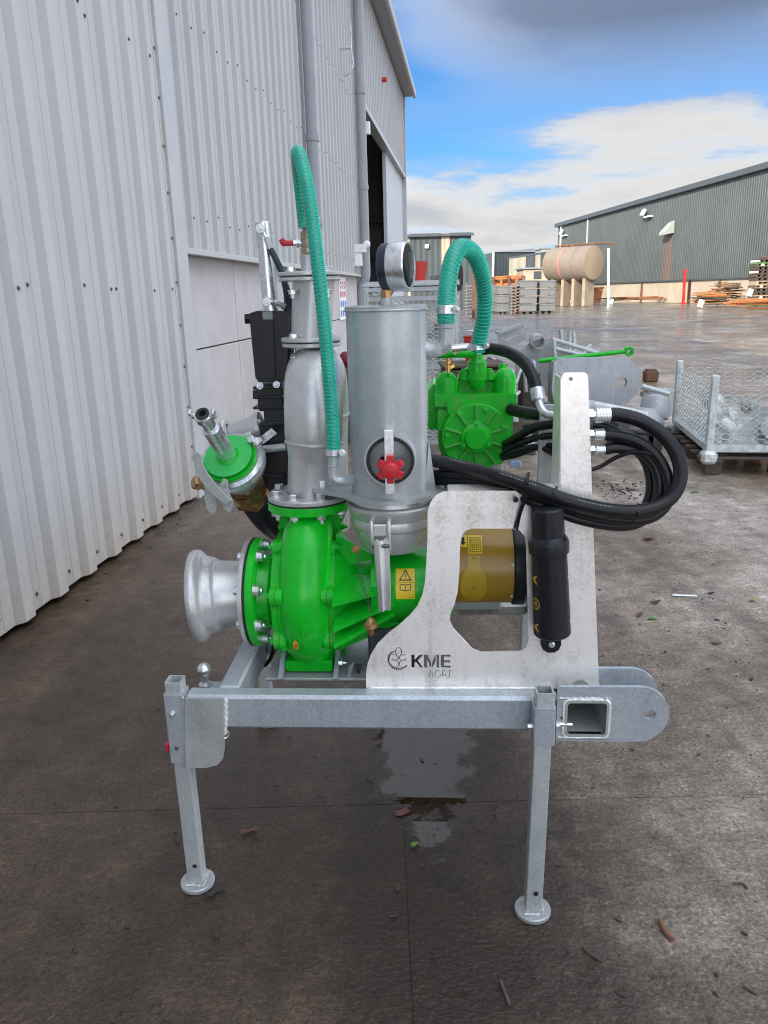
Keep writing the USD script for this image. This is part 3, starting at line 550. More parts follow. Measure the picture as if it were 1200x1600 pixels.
obj('drip_flashing', LM(bx(0, LLEN, .055, .11, zB - .12, zB + .02)), dark_trim, lw)
obj('eaves_gutter', LM(bx(-.4, LLEN, .0, .45, zE - .02, zE + .48, .05)), dark_trim, lw)
rp = Polygon([(0, zE + .3), (-30, zE + 3.2), (-60, zE), (-60, 0), (-59.8, 0), (-59.8, zE - .2), (-30, zE + 2.9), (0, zE + .1)])
g = trimesh.creation.extrude_polygon(rp, LLEN, engine='earcut'); g.apply_transform(basis((0, 0, 0), V(0, 1, 0), V(0, 0, 1), V(1, 0, 0)))
obj('roof', LM(g), roof_pale, lw)
gp = Polygon([(-.2, 0), (-60, 0), (-60, zE), (-30, zE + 2.8), (-.2, zE)])
for s in (0, LLEN - .3):
    g = trimesh.creation.extrude_polygon(gp, .28, engine='earcut'); g.apply_transform(basis((s + .01, 0, 0), V(0, 1, 0), V(0, 0, 1), V(1, 0, 0))); obj('gable_wall', LM(g), slate, lw)
def LS(x):
    """Wall coordinate s seen at picture column x."""
    d = ray(x, 440)[:2]; A = np.array([d, -LWd[:2]]).T; t = np.linalg.solve(A, LC[:2]); return t[1]
def LZ(x, y):
    P = LC + LWd * LS(x); return AT(x, y, P[1])[2]
hz0, hz1 = LZ(1043, 347), LZ(1043, 363)
s0, s1 = LS(1039), LS(1048)
hv = [(s0, .06, hz0), (s1, .06, hz0 + .1), (s0, .95, hz1), (s1, .95, hz1), (s0, .06, hz1 - .1), (s1, .06, hz1 - .1), (s0, .95, hz1 - .25), (s1, .95, hz1 - .25)]
ho = obj('vent_hood', LM(trimesh.convex.convex_hull(np.array(hv))), sage, lw, 20)
for x, y in ((1006, 332), (880, 363)):
    s, z = LS(x), LZ(x, y); fl = obj('floodlight', LM(cbox((s, .55, z), (.6, .28, .7), .06, rotx(.5))), white_plate, lw); obj('bracket', LM(bx(s + .1, s + 1.3, .05, .5, z - .55, z - .4)), white_plate, fl)
s = LS(916); obj('downpipe', LM(cyl((s, .12, LZ(916, 382)), (s, .12, zE), .14, n=10)), sage, lw)
s = LS(867 + 8); obj('downpipe', LM(cyl((s, .12, zB), (s, .12, zE), .12, n=10)), white_plate, lw)
for x in (1003, 1077, 1124): s = LS(x); obj('wall_post', LM(bx(s - .12, s + .12, -.09, .05, 0, zB - .13)), rust_dark, lw)

# ================================================================ THINGS STANDING ABOUT THE YARD
def FP(px, Y):
    return Polygon([(AT(x, y, Y)[0], AT(x, y, Y)[2]) for x, y in px])
def wbox(x0, x1, y0, y1, Y, depth, bev=.01):
    a, b = AT(x0, y1, Y), AT(x1, y0, Y); return bx(min(a[0], b[0]), max(a[0], b[0]), Y, Y + depth, a[2], b[2], bev)
# big cylindrical tank on concrete legs
tank_leg = paint('stained_pier', (.36, .30, .23), .85, 0, 0, .25, 1.5)
TY = 72.0; tc, tr = AT(928, 410.5, TY), (AT(926, 383, TY)[2] - AT(926, 438, TY)[2]) / 2
tax = unit(V(-.62, .78, 0)); tl = 4.7
tk = thing('storage_tank', 'large beige horizontal cylinder tank with rusty band on concrete legs', 'tank')
sh = obj('shell', lathe([(tr * .97, 0), (tr, .08), (tr, tl - .1), (tr * .96, tl)], tc, tax, 48), tank_paint, tk)
obj('end_cap', lathe([(tr * .02, -.10), (tr * .5, -.08), (tr * .86, -.03), (tr * .965, -.002)], tc, tax, 48), paint('tank_end_paint', (.36, .285, .195), .7, 0, 0, .10, .5), tk)
obj('band', lathe_ring([(tr + .03, 2.7), (tr + .03, 3.0), (tr - .05, 3.0), (tr - .05, 2.7)], tc, tax, 48), paint('faded_red_band', (.40, .20, .17), .7, 0, 0, .2, 1), tk)
obj('band', lathe_ring([(tr + .03, 1.3), (tr + .03, 1.38), (tr - .05, 1.38), (tr - .05, 1.3)], tc, tax, 48), tank_paint, tk)
top = tc + V(0, 0, tr)
obj('top_rail', sweep(np.array([top + tax * -.2 + V(1.6, 0, .08), top + V(0, 0, .14), top + tax * 2.4 + V(0, 0, .14), top + tax * 4.4 + V(0, 0, .12)]), .08, 8), rust_dark, tk)
obj('hatch', cyl(top + tax * 2.4 - V(0, 0, .1), top + tax * 2.4 + V(0, 0, .2), .3), rust_dark, tk)
for t in (.5, 1.7, 2.9, 4.1):
    p = tc + tax * t; hb = p[2] - tr * .8; obj('leg', cbox((p[0], p[1], hb / 2), (1.4, .32, hb), .03, rotz(math.atan2(tax[0], tax[1]) * -1)), tank_leg, tk)
obj('white_downpipe', cyl(AT(951, 468, TY - 1) * V(1, 1, 0), AT(951, 388, TY - 1), .12, n=12), white_plate, tk)

def crate_stack(x0, x1, y0, y1, Y, rows, cols, label, gaps=(), mm=None):
    t = thing('galvanised_crate_stack', label, 'crates'); W_ = (AT(x1, y1, Y)[0] - AT(x0, y1, Y)[0]); z1 = AT(x0, y0, Y)[2]; X0 = AT(x0, y1, Y)[0]; hz = (z1 - .12) / rows; n = 0
    for r_ in range(rows):
        cx = X0
        for c in range(cols):
            w_ = W_ / cols
            j = RNG.normal() * .03; d = 1.5 + RNG.uniform(-.1, .1); sh_ = RNG.uniform(0, .12)
            p = [(cx + .02, .12 + r_ * hz + .03), (cx + w_ - .03, .12 + r_ * hz + .03), (cx + w_ - .03, .12 + (r_ + 1) * hz - .02), (cx + .02, .12 + (r_ + 1) * hz - .02)]
            b = obj('crate', bx(p[0][0] + j * .4, p[1][0] + j * .4, Y + sh_, Y + sh_ + d, p[0][1], p[2][1], .03), mm or galv_far, t)
            obj('lip', bx(p[0][0] - .015 + j * .4, p[1][0] + .015 + j * .4, Y + sh_ - .03, Y + sh_ + d, p[2][1] - .07, p[2][1] + .012, .01), mm or galv_far, b)
            cx += w_
    for c in range(3): obj('bearer', bx(X0 + c * (W_ - .3) / 2, X0 + c * (W_ - .3) / 2 + .2, Y + .1, Y + 1.5, 0, .12), steel_dark, t)
    return t
crate_stack(812, 839, 438, 490, 53, 4, 1, 'grey steel crates stacked four high, left half of the tall stack')
crate_stack(842, 868, 438, 490, 53.3, 4, 1, 'grey steel crates stacked four high, right half of the tall stack')
crate_stack(777, 797, 447, 490, 54, 3, 1, 'grey steel crates stacked three high beside the slatted rack')
crate_stack(752, 775, 446, 489, 56, 3, 1, 'grey steel crates stacked three high seen through the hose arch')
def slat_rack(x, y0, y1, Y, label):
    t = thing('slatted_rack', label, 'rack'); a = AT(x, y1, Y); z1 = AT(x, y0, Y)[2]
    for k in (0, 1): obj('post', bx(a[0] + k * .75, a[0] + k * .75 + .1, Y, Y + .1, 0, z1 + .15 + .3 * k), galv_far, t)
    for k in range(8): obj('tray', cbox((a[0] + .4, Y + .6, .35 + k * (z1 - .4) / 7), (.9, 1.3, .09), .02, roty(-.18)), galv_far, t)
slat_rack(798, 446, 490, 53.5, 'rack of tilted grey trays between the crate stacks')
slat_rack(728, 446, 488, 57, 'rack of tilted grey trays behind the green hose arch')
for (x, y0, Y, m, lab) in ((740.5, 415, 47, rust_dark, 'tall rusty upright bar seen inside the hose arch'), (748, 428, 47.5, rust_orange, 'shorter orange rusty upright seen inside the hose arch')):
    t = thing('rusty_upright', lab, 'steel bar'); a = AT(x, 489, Y); obj('bar', bx(a[0] - .09, a[0] + .09, Y, Y + .18, .02, AT(x, y0, Y)[2]), m, t); obj('base_plate', bx(a[0] - .25, a[0] + .25, Y - .15, Y + .33, 0, .02), m, t)
def beam_pile(name, label, cat_, x0, x1, y0, y1, Y, n, mats, L=None, tilt=.05, depth=2.0, seed=1, jag=.3):
    """A heap of loose bars lying across the view, each its own piece."""
    g = np.random.default_rng(seed); t = thing(name, label, cat_); A, B = AT(x0, y1, Y), AT(x1, y0, Y); z0, z1 = max(A[2], .03), B[2]
    for i in range(n):
        f = i / max(n - 1, 1); h = z0 + (z1 - z0) * f; w_ = (B[0] - A[0]) * (1 - jag * f * g.uniform(.4, 1.2)); c = (A[0] + B[0]) / 2 + g.normal() * .05 * (B[0] - A[0])
        th = max((z1 - z0) / n * g.uniform(1.1, 1.7), .07)
        obj('bar', cbox((c, Y + g.uniform(0, depth), max(h, th / 2 + .01)), (w_, th * g.uniform(1, 2), th), .015, rotz(g.normal() * tilt) @ roty(g.normal() * tilt * .4)), mats[int(g.integers(len(mats)))], t)
    return t
beam_pile('rusty_frame_pile', 'pile of orange rusty frames lying on top behind the crates', 'steel frames', 768, 822, 431, 446, 62, 9, [rust_orange, rust_dark, timber_warm], seed=2, jag=.15)
t = stage.GetPrimAtPath('/World/rusty_frame_pile'); A, B = AT(770, 446, 62), AT(820, 446, 62)
for k in range(5): obj('upright', bx(A[0] + k * (B[0] - A[0]) / 4.2, A[0] + k * (B[0] - A[0]) / 4.2 + .15, 62, 63.5, 0, AT(770, 432 + (k % 2) * 3, 62)[2]), rust_orange if k % 2 else rust_dark, t)
beam_pile('timber_heap', 'brown heap of old timber offcuts beside the tall pallet stack', 'timber pile', 1126, 1176, 441, 466, 62, 44, [timber_old, timber_warm, rust_dark], tilt=.2, seed=3, jag=.8, depth=3.5)
beam_pile('plank_pile', 'low pile of brown and orange planks in front of the timber heap', 'timber pile', 1093, 1150, 456, 476, 57, 26, [timber_warm, rust_orange, timber_old, rust_orange], tilt=.10, seed=4, jag=.35, depth=2.5)
beam_pile('orange_girders', 'bundle of bright orange rusty girders sticking in from the right edge', 'girders', 1148, 1290, 465, 477, 51, 6, [rust_orange], tilt=.02, seed=5, jag=.02, depth=1.4)
beam_pile('low_girders', 'orange girder lying lowest on the yard at the right edge', 'girders', 1164, 1310, 478, 485, 50, 3, [rust_orange, rust_dark], tilt=.02, seed=6, jag=.02, depth=.8)
beam_pile('long_bar_stack', 'long low stack of dark rusty bars along the cream base wall', 'steel bars', 968, 1090, 462, 469, 78, 7, [rust_dark, timber_old, rust_orange], tilt=.03, seed=7, jag=.1, depth=3)
beam_pile('flat_bar_heap', 'low heap of grey and brown scrap bars right of the white tank pipe', 'steel bars', 940, 992, 464, 471, 80, 8, [rust_dark, galv_old, timber_old], tilt=.12, seed=8, jag=.3, depth=2)
beam_pile('brown_bundle', 'dark brown bundle of box sections under the tank', 'steel bars', 894, 918, 450, 469, 80, 10, [rust_dark, timber_old], tilt=.05, seed=9, jag=.2, depth=2)
t = thing('rusty_skip', 'orange rusty bin standing under the tank end', 'bin'); a, b = AT(916, 469, 82), AT(942, 449, 82)
obj('body', trimesh.convex.convex_hull(np.array([(a[0] + .2, 82, .08), (b[0] - .2, 82, .08), (a[0], 81.8, b[2]), (b[0], 81.8, b[2]), (a[0] + .2, 84, .08), (b[0] - .2, 84, .08), (a[0], 84.2, b[2]), (b[0], 84.2, b[2])])), rust_orange, t); obj('rim', bx(a[0] - .06, b[0] + .06, 81.7, 84.3, b[2] - .12, b[2] + .04), rust_dark, t)
def pallet_stack(x0, x1, y0, y1, Y, n, label, mats, seed):
    g = np.random.default_rng(seed); t = thing('pallet_stack', label, 'pallets'); A, B = AT(x0, y1, Y), AT(x1, y0, Y); w_ = B[0] - A[0]; hz = B[2] / n
    for i in range(n):
        m = mats[int(g.integers(len(mats)))]; dx = g.normal() * .05
        d = obj('pallet', bx(A[0] + dx, B[0] + dx, Y, Y + 1.2, i * hz + hz * .70, i * hz + hz * .98, .01), m, t)
        obj('pallet_base', bx(A[0] + dx, B[0] + dx, Y + .02, Y + 1.2, i * hz + .004, i * hz + hz * .14, .01), m, d)
        for k in range(3): obj('block', bx(A[0] + dx + k * (w_ - .2) / 2, A[0] + dx + k * (w_ - .2) / 2 + .2, Y + .03, Y + 1.15, i * hz + hz * .14, i * hz + hz * .70, .01), timber_old if (i + k) % 3 else white_plate if g.random() < .4 else m, d)
pallet_stack(1178, 1206, 404, 470, 58, 13, 'tall green and white stack of pallets at the right edge', [green_pallet, timber_pale, green_pallet, timber_old], 11)
pallet_stack(1192, 1228, 400, 466, 60, 12, 'brown pallet stack cut by the right edge behind the green one', [timber_old, timber_pale, rust_dark], 12)
pallet_stack(870, 884, 440, 470, 82, 7, 'small dark stack on a bright green pallet left of the tank legs', [timber_old, steel_dark], 13)
t = thing('red_post', 'leaning bright red steel post against the cream base wall', 'post'); a = AT(1068.5, 462, 72); b = AT(1070.5, 420, 72); d_ = unit(b - a)
obj('post', sweep(np.array([a * V(1, 1, 0) + V(0, 0, .0), b]), .14, 4, .78), red_paint, t); obj('foot', bx(a[0] - .3, a[0] + .3, 71.7, 72.3, 0, .05), red_paint, t)
for x, y, Y, lab in ((1095, 474, 54, 'white tag on the ground by the low plank pile'), (1172, 457, 56, 'white tag at the foot of the tall pallet stack'), (955, 471, 76, 'white block on the ground by the scrap bars'), (895, 469, 74, 'white tag in front of the brown bundle')):
    t = thing('white_tag', lab, 'tag'); p = AT(x, y, Y); obj('tag', cbox((p[0], Y, max(p[2], .25)), (.36, .08, .5), .01, roty(.3)), white_plate, t)

# ---------------------------------------------------------------- mesh stillages
def zig(o, u, w_, h_, cw, ch, r, v=V(0, 0, 1)):
    """Expanded metal: rows of zigzag strands that touch at the knuckles."""
    ms = []; n = int(w_ / (cw / 2)); o = np.asarray(o, float)
    for k in range(int(h_ / ch)):
        for s in (1, -1):
            pts = []
            for i in range(n + 1):
                x = i * cw / 2; q = (1 if i % 2 else -1) * s
                for dx in (-.13, .13): pts.append(o + u * min(max(x + dx * cw, 0), w_) + v * ((k + .5) * ch + q * ch * .47))
            ms.append(sweep(np.array(pts), r, 3))
    return cat(ms)
stl = thing('mesh_stillage', 'pale grey open-topped mesh stillage standing on a dark wooden pallet', 'stillage')
so = G(1104, 742); sv = unit(V(.17, 1, 0)); su = V(sv[1], -sv[0], 0); SW, SD, zb, zt = 1.15, 1.42, .20, .82
pale_steel = galv('pale_galvanised', (.46, .49, .47), (.66, .69, .66), .3, .5, 30, .1, .6)
def post(p, nm='corner_post'): return obj(nm, cbox((p[0], p[1], (zb + zt) / 2 - .03), (.06, .06, zt - zb + .10), .008, rotz(-.17)), pale_steel, stl)
cor = [so, so + su * SW, so + su * SW + sv * SD, so + sv * SD]
for i, p in enumerate(cor):
    q = post(p); obj('cup_foot', cbox((p[0], p[1], zb - .045), (.13, .13, .11), .025, rotz(-.17)), pale_steel, q)
for i in range(4):
    a, b = cor[i], cor[(i + 1) % 4]; d = unit(b - a); L_ = np.linalg.norm(b - a)
    obj('bottom_rail', sweep(np.array([a + V(0, 0, zb + .03), b + V(0, 0, zb + .03)]), .035, 4, .785), pale_steel, stl)
    obj('mesh_panel', zig(a + V(0, 0, zb + .06) + d * .03, d, L_ - .06, zt - zb - .10 - (.0 if i else .06), .185, .046, .0036), pale_steel, stl)
obj('floor', cbox(so + su * SW / 2 + sv * SD / 2 + V(0, 0, zb), (SW, SD, .02), .003, rotz(-.17)), galv_old, stl)
plt = thing('wooden_pallet', 'dark wet wooden pallet under the mesh stillage', 'pallet')
for k in range(3):
    for j in range(3): obj('block', cbox(so + su * (.05 + k * (SW - .1) / 2) + sv * (.06 + j * (SD - .1) / 2) + V(0, 0, .06), (.13, .12, .115), .006, rotz(-.17)), timber_old, plt)
    obj('bearer', cbox(so + su * (.05 + k * (SW - .1) / 2) + sv * SD / 2 + V(0, 0, .129), (.12, SD + .1, .022), .004, rotz(-.17)), timber_old, plt)
for j in range(7): obj('board', cbox(so + su * SW / 2 + sv * (.02 + j * (SD - .02) / 6) + V(0, 0, .151), (SW + .16, .12, .02), .004, rotz(-.17)), timber_old, plt)
g = np.random.default_rng(21)
def casting(c, s, seed):
    """A loose galvanised fitting: pipe stub with a flange and a lug."""
    q = np.random.default_rng(seed); ax = unit(q.normal(size=3) + V(0, 0, .2)); m = [lathe([(s * .5, 0), (s * .5, s), (s * .42, s)], c, ax, 14), lathe([(s * .8, -.1 * s), (s * .8, .1 * s)], c, ax, 16), cbox(c + ax * s * .6, (s * 1.3, s * .25, s * .5), .01, rotz(q.uniform(0, 3)))]
    return cat(m)
for k in range(9):
    r_, q_ = k // 3, k % 3; c = so + su * (SW * (.18 + .32 * q_) + g.uniform(-.05, .05)) + sv * (SD * (.18 + .30 * r_) + g.uniform(-.05, .05)) + V(0, 0, zb + .13 + .05 * r_)
    obj('pipe_fitting', casting(c, g.uniform(.10, .15), 100 + k), galv_old if k % 3 else pale_steel, None, 30, f"galvanised pipe fitting in the mesh stillage, {('front', 'middle', 'back')[r_]} row, {('left', 'centre', 'right')[q_]}", 'pipe fitting', 'fittings in the mesh stillage')

# tall cage behind the pump
cg = thing('mesh_cage', 'tall galvanised mesh cage standing behind the silver vessel and hose arch', 'cage')
co = AT(710, 500, 7.5) * V(1, 1, 0); cv = unit(V(.12, 1, 0)); cu = V(-cv[1], cv[0], 0); CW, CD, ct = .84, 1.15, 1.60
cc = [co, co + cu * CW, co + cu * CW + cv * CD, co + cv * CD]
for p in cc: obj('corner_post', cbox((p[0], p[1], ct / 2), (.05, .05, ct), .006, rotz(-.12)), galv_yard, cg)
for i in range(4):
    a, b = cc[i], cc[(i + 1) % 4]; d = unit(b - a); L_ = np.linalg.norm(b - a)
    for z in (.12, .86, 1.50, 1.585): obj('rail', sweep(np.array([a + V(0, 0, z), b + V(0, 0, z)]), .026, 4, .785), galv_yard, cg)
    obj('mesh_panel', zig(a + V(0, 0, .15) + d * .02, d, L_ - .04, 1.33, .15, .040, .0042), pale_steel, cg)
for k in range(6): obj('pipe_fitting', casting(co + cu * (.2 + .5 * (k % 2)) + cv * g.uniform(.25, CD - .25) + V(0, 0, .22 + .22 * k), g.uniform(.12, .17), 200 + k), galv_old, None, 30, f"{('lowest', 'second', 'third', 'fourth', 'fifth', 'topmost')[k]} of the galvanised fittings piled in the tall mesh cage, counted upward", 'pipe fitting', 'fittings in the tall mesh cage')
zt_ = 1.61
t = thing('steel_strip_bundle', 'bundle of galvanised perforated strips lying on the cage top', 'steel strips')
for k in range(5): obj('strip', cbox(co + cu * .42 + cv * (.1 + .13 * k) + V(0, 0, zt_ + .018 + .02 * (k % 2)), (.92, .12, .03), .004, rotz(-.12 + RNG.normal() * .05)), galv_yard if k % 2 else galv_leg, t)
Yc = 7.75
t = thing('red_guard', 'red moulded plastic guard standing on the cage top beside the gauge', 'guard'); pg = FP([(645, 408), (667, 408), (668, 412), (664, 442), (656, 444), (648, 440), (641, 432)], Yc)
obj('shell', ext(pg, Yc, Yc + .16), red_paint, t); obj('rib', ext(FP([(653, 410), (657, 410), (656, 440), (652, 439)], Yc), Yc - .012, Yc - .001), red_paint, t)
t = thing('dark_plate', 'small black steel plate with corner holes lying on the cage top', 'plate'); pd = FP([(672, 431), (694, 429), (694, 449), (674, 449)], Yc).difference(FP([(675, 433), (677, 433), (677, 435), (675, 435)], Yc)); obj('plate', ext(pd, Yc + .05, Yc + .06), steel_dark, t)
t = thing('dark_disc', 'dark brown rounded plate standing on edge behind the hose arch', 'plate'); obj('plate', ext(FP([(712, 424), (715, 416), (720, 413), (724, 416), (725.5, 428), (725, 445), (722, 454), (712, 455)], Yc), Yc + .1, Yc + .15), paint('brown_black_steel', (.035, .022, .02), .55), t)
t = thing('galvanised_saddle', 'curved galvanised saddle bracket on the cage top behind the gauge', 'bracket')
obj('saddle', sweep(cr([AT(632, 412, Yc + .1), AT(634, 428, Yc + .1), AT(640, 440, Yc + .1), AT(655, 446, Yc + .1), AT(672, 449, Yc + .1)], 6), .045, 8), galv_leg, t); obj('plate', wbox(632, 690, 446, 456, Yc + .05, .3), galv_leg, t)
t = thing('clevis_block', 'pale galvanised clevis block on the cage top left of the gauge', 'bracket')
obj('block', wbox(575, 592, 458, 482, 7.7, .12, .006), pale_steel, t); obj('eye', lathe_ring([(.045, 0), (.045, .08), (.022, .08), (.022, 0)], AT(588, 455, 7.68), (0, 1, 0), 20), pale_steel, t)
t = thing('red_bucket', 'small red plastic bucket half hidden by the lower end of the hose arch', 'bucket'); p = AT(737, 538, 5.9); obj('bucket', lathe([(.045, -.12), (.06, .05), (.068, .06), (.06, .062), (.045, -.1)], p, (0, 0, 1), 28), red_paint, t); obj('handle', sweep(np.array([p + V(.068 * math.cos(a), .0, .05 + .05 * math.sin(a)) for a in np.linspace(0, math.pi, 10)]), .004, 6), zinc, t)
t = thing('bucket_stand', 'dark timber crate carrying the red bucket', 'crate')
for k in range(5): obj('board', bx(p[0] - .22, p[0] + .22, 5.7, 6.1, .02 + k * (p[2] - .17) / 5, (k + .9) * (p[2] - .17) / 5 + .02, .006), timber_old, t)
obj('lid', bx(p[0] - .24, p[0] + .24, 5.68, 6.12, p[2] - .155, p[2] - .135, .004), timber_old, t)
t = thing('red_valve', 'dark red fitting lying beyond the elbow by the wall', 'fitting'); p = AT(540, 562, 8.5)
obj('body', trimesh.creation.icosphere(2, .075).apply_transform(np.diag([1, .8, 1.2, 1])).apply_translation(p), red_dark, t); obj('foot', bx(p[0] - .15, p[0] + .15, 8.4, 8.6, 0, p[2] - .08), steel_dark, t)

# heap of galvanised tractor parts in mid-yard
PY = 8.6
t = thing('drawbar_plate', 'large flat galvanised plate with one round hole and rounded end', 'plate')
pp = FP([(866, 566), (872, 560), (958, 558), (985, 560), (997, 575), (1000, 594), (995, 615), (980, 630), (958, 637), (868, 637), (862, 610)], PY).buffer(.02).buffer(-.02); hc = AT(972, 598, PY)
obj('plate', ext(pp.difference(Point(hc[0], hc[2]).buffer(.058, 24)), PY, PY + .07), galv_yard, t); obj('web', bx(AT(868, 600, PY)[0], AT(935, 600, PY)[0], PY + .08, PY + .4, AT(868, 634, PY)[2], AT(868, 566, PY)[2], .01), galv_old, t)
t = thing('green_bar', 'bright green round bar with eye end lying across the galvanised heap', 'bar')
a, b = AT(842, 564, PY + .3), AT(978, 549, PY + .25); obj('bar', cyl(a, b, .026, n=14), green, t); obj('eye', lathe_ring([(.052, -.03), (.052, .03), (.028, .03), (.028, -.03)], b + unit(b - a) * .03, (0, 1, .2), 20), green, t)
for xx in (880, 915): q = a + (b - a) * ((xx - 842) / 136); obj('leg', cyl(q, q + V(-.10, .1, -.14), .022, n=10), green, t)
t = thing('flange_disc', 'big dull steel disc with pipe stub leaning in the galvanised heap', 'flange'); dc = AT(850, 575, 9.7)
dm = Point(dc[0], dc[2]).buffer(.36, 30).difference(Point(dc[0] - .1, dc[2] + .36 - .01 - .0).buffer(0.0001)); obj('disc', ext(dm, 9.7, 9.74), galv_old, t); q = AT(838, 531, 9.68); obj('pipe_stub', pipe(q + V(0, .04, 0), q - V(0, .14, .02), .085, .012), galv_leg, t)
t = thing('slotted_channel', 'tilted galvanised channel with a long slot at the back of the heap', 'channel'); cp = FP([(778, 522), (818, 508), (823, 530), (790, 547), (780, 545)], 10.2).difference(FP([(789, 529), (812, 520), (813, 525), (790, 535)], 10.2)); obj('web', ext(cp, 10.2, 10.23), galv_old, t); obj('flange', ext(FP([(778, 519), (818, 505), (818, 509), (778, 523)], 10.2), 10.17, 10.45), galv_old, t)
def rods(name, label, cat_, lst, r, Y, m=galv_leg):
    t = thing(name, label, cat_)
    for (x0, y0, x1, y1, dy) in lst: obj('tube', cyl(AT(x0, y0, Y), AT(x1, y1, Y + dy), r, n=12), m, t)
    return t
rods('bent_tube_gate', 'galvanised tube frame lying behind the green bar', 'frame', [(862, 530, 935, 552, .2), (868, 545, 930, 560, .1), (865, 530, 868, 572, .0), (905, 560, 922, 540, .3)], .028, 9.4)
rods('angle_bundle', 'short galvanised angles standing up behind the disc', 'steel angles', [(880, 548, 876, 516, .1), (890, 548, 890, 518, .1), (898, 550, 896, 520, .2)], .03, 10.4, galv_old)
rods('tube_pair', 'two loose galvanised tubes on the ground right of the holed plate', 'tubes', [(1003, 604, 1046, 616, -.1), (1003, 616, 1040, 610, .2), (1010, 608, 1050, 612, .4)], .035, 9.3)
rods('pale_tube', 'pale tube lying in front of the holed plate by the hose fittings', 'tube', [(930, 636, 1012, 652, -.25)], .055, 7.2, pale_steel)
rods('tripod_rods', 'thin galvanised rods leaning behind the black arched hose', 'rods', [(806, 600, 820, 560, .2), (812, 612, 795, 628, -.1), (818, 560, 822, 612, .1)], .018, 8.4)
for k, (x, y, s, lab) in enumerate(((1024, 648, .15, 'round-backed galvanised housing lying left of the mesh stillage'), (790, 600, .2, 'galvanised cast fitting behind the green vacuum pump'), (800, 640, .2, 'galvanised pipe socket below the arched hose'), (770, 565, .16, 'dark cast fitting under the arched hose'), (830, 575, .2, 'galvanised bracket with stub before the disc'), (978, 650, .18, 'galvanised clamp with black lever left of the stillage'), (905, 655, .22, 'galvanised casting lying behind the hose fittings'), (1005, 668, .2, 'flat galvanised casting on the ground by the stillage corner'), (820, 690, .2, 'pale galvanised casting behind the lower hoses'))):
    Yk = 7.4 if y > 620 else 9.0; p = AT(x, y, Yk); tt = thing('loose_casting', lab, 'casting'); obj('body', casting(p, s * .62, 300 + k), galv_old if k % 2 else galv_yard, tt)
    if k in (0, 6, 7): obj('housing', lathe([(.02, 0), (s * .8, .02), (s, .1), (s * .9, .22), (.03, .26)], p - V(0, 0, .06), (.1, .3, 1), 20), galv_yard, tt)
    obj('stand', bx(p[0] - s * .5, p[0] + s * .5, p[1] - .05, p[1] + .3, 0, max(p[2] - s * .3, .03), .01), steel_dark if k % 2 else timber_old, tt)
t = thing('rusty_block', 'small brown rusty block on the ground beyond the tubes', 'block'); p = G(1016, 596); obj('block', cbox(p + V(0, 0, .09), (.22, .2, .18), .02), rust_dark, t); obj('cap', cbox(p + V(0, 0, .19), (.16, .16, .04), .01), rust_dark, t)
t = thing('parts_pallet', 'dark low pallet carrying the heap of galvanised parts', 'pallet')
A_, B_ = AT(800, 640, 8.4)[0], AT(990, 640, 8.4)[0]
for k in range(6): obj('board', bx(A_, B_, 8.4 + k * .28, 8.4 + k * .28 + .18, .11, .14, .004), timber_old, t)
for k in range(3): obj('bearer', bx(A_ + k * (B_ - A_ - .12) / 2, A_ + k * (B_ - A_ - .12) / 2 + .12, 8.4, 9.98, 0, .108, .004), timber_old, t)

# ---------------------------------------------------------------- litter on the concrete
def leaf(px, s, m, rz, label, seed):
    p = G(*px); g_ = np.random.default_rng(seed); n = 9; a = np.linspace(0, 2 * np.pi, n, endpoint=False); r_ = s * (.5 + .5 * np.abs(np.cos(a))) * g_.uniform(.6, 1.15, n)
    v = np.c_[r_ * np.cos(a), r_ * np.sin(a) * .7, .004 + g_.uniform(0, .35, n) * s]; v = np.vstack([v, [[0, 0, .006 + s * .12]]]) @ rotz(rz).T + p
    f = [(i, (i + 1) % n, n) for i in range(n)]; m_ = trimesh.Trimesh(v, f, process=False); m2 = m_.copy(); m2.apply_translation((0, 0, -.0025)); m2.invert()
    obj('leaf', cat([m_, m2]), m, None, 40, label, 'leaf')
leaf_red = paint('red_brown_leaf', (.13, .035, .022), .35, 0, 0, .3, 60); leaf_br = paint('brown_leaf', (.17, .10, .05), .5, 0, 0, .3, 60); leaf_gr = paint('green_leaf', (.10, .22, .03), .45, 0, 0, .2, 60); leaf_dk = paint('dark_wet_leaf', (.025, .02, .018), .3, 0, 0, .3, 60); leaf_ye = paint('yellow_leaf', (.35, .27, .06), .5, 0, 0, .2, 60)
leaf((628, 1272), .030, leaf_red, .4, 'curled red-brown leaf at the lower edge of the puddle', 1)
leaf((392, 1302), .034, leaf_red, .2, 'dark red leaf lying between the left foot and the puddle', 2)
leaf((647, 1322), .020, leaf_gr, 1.0, 'small fresh green leaf below the puddle', 3)
leaf((335, 1398), .026, leaf_dk, .6, 'black wet leaf beside the left foot', 4)
leaf((1175, 940), .030, leaf_ye, .3, 'pale yellow leaf near the right edge', 5)
leaf((1020, 968), .026, leaf_gr, .2, 'yellow-green leaf right of the document tube', 6)
leaf((998, 962), .030, leaf_red, .9, 'rust-red leaf right of the document tube', 7)
leaf((1120, 1006), .030, leaf_br, .1, 'tan leaf at the right above the lower-link plate', 8)
leaf((1015, 843), .050, leaf_red, .3, 'dark red leaf near the white strip, furthest back', 9)
leaf((1022, 943), .034, leaf_dk, .2, 'dark green-black leaf left of the white strip', 10)
leaf((1110, 928), .026, leaf_dk, .2, 'black clod right of the white strip', 12)
leaf((1084, 770), .040, leaf_gr, .2, 'lime green leaf in front of the mesh stillage', 13)
t = obj('paper_strip', cbox(G(1070, 932) + V(0, 0, .006), (.125, .018, .004), .001, rotz(-.06) @ roty(.04)), white_plate, None, 30, 'thin white strip lying on the wet concrete at the right', 'strip')
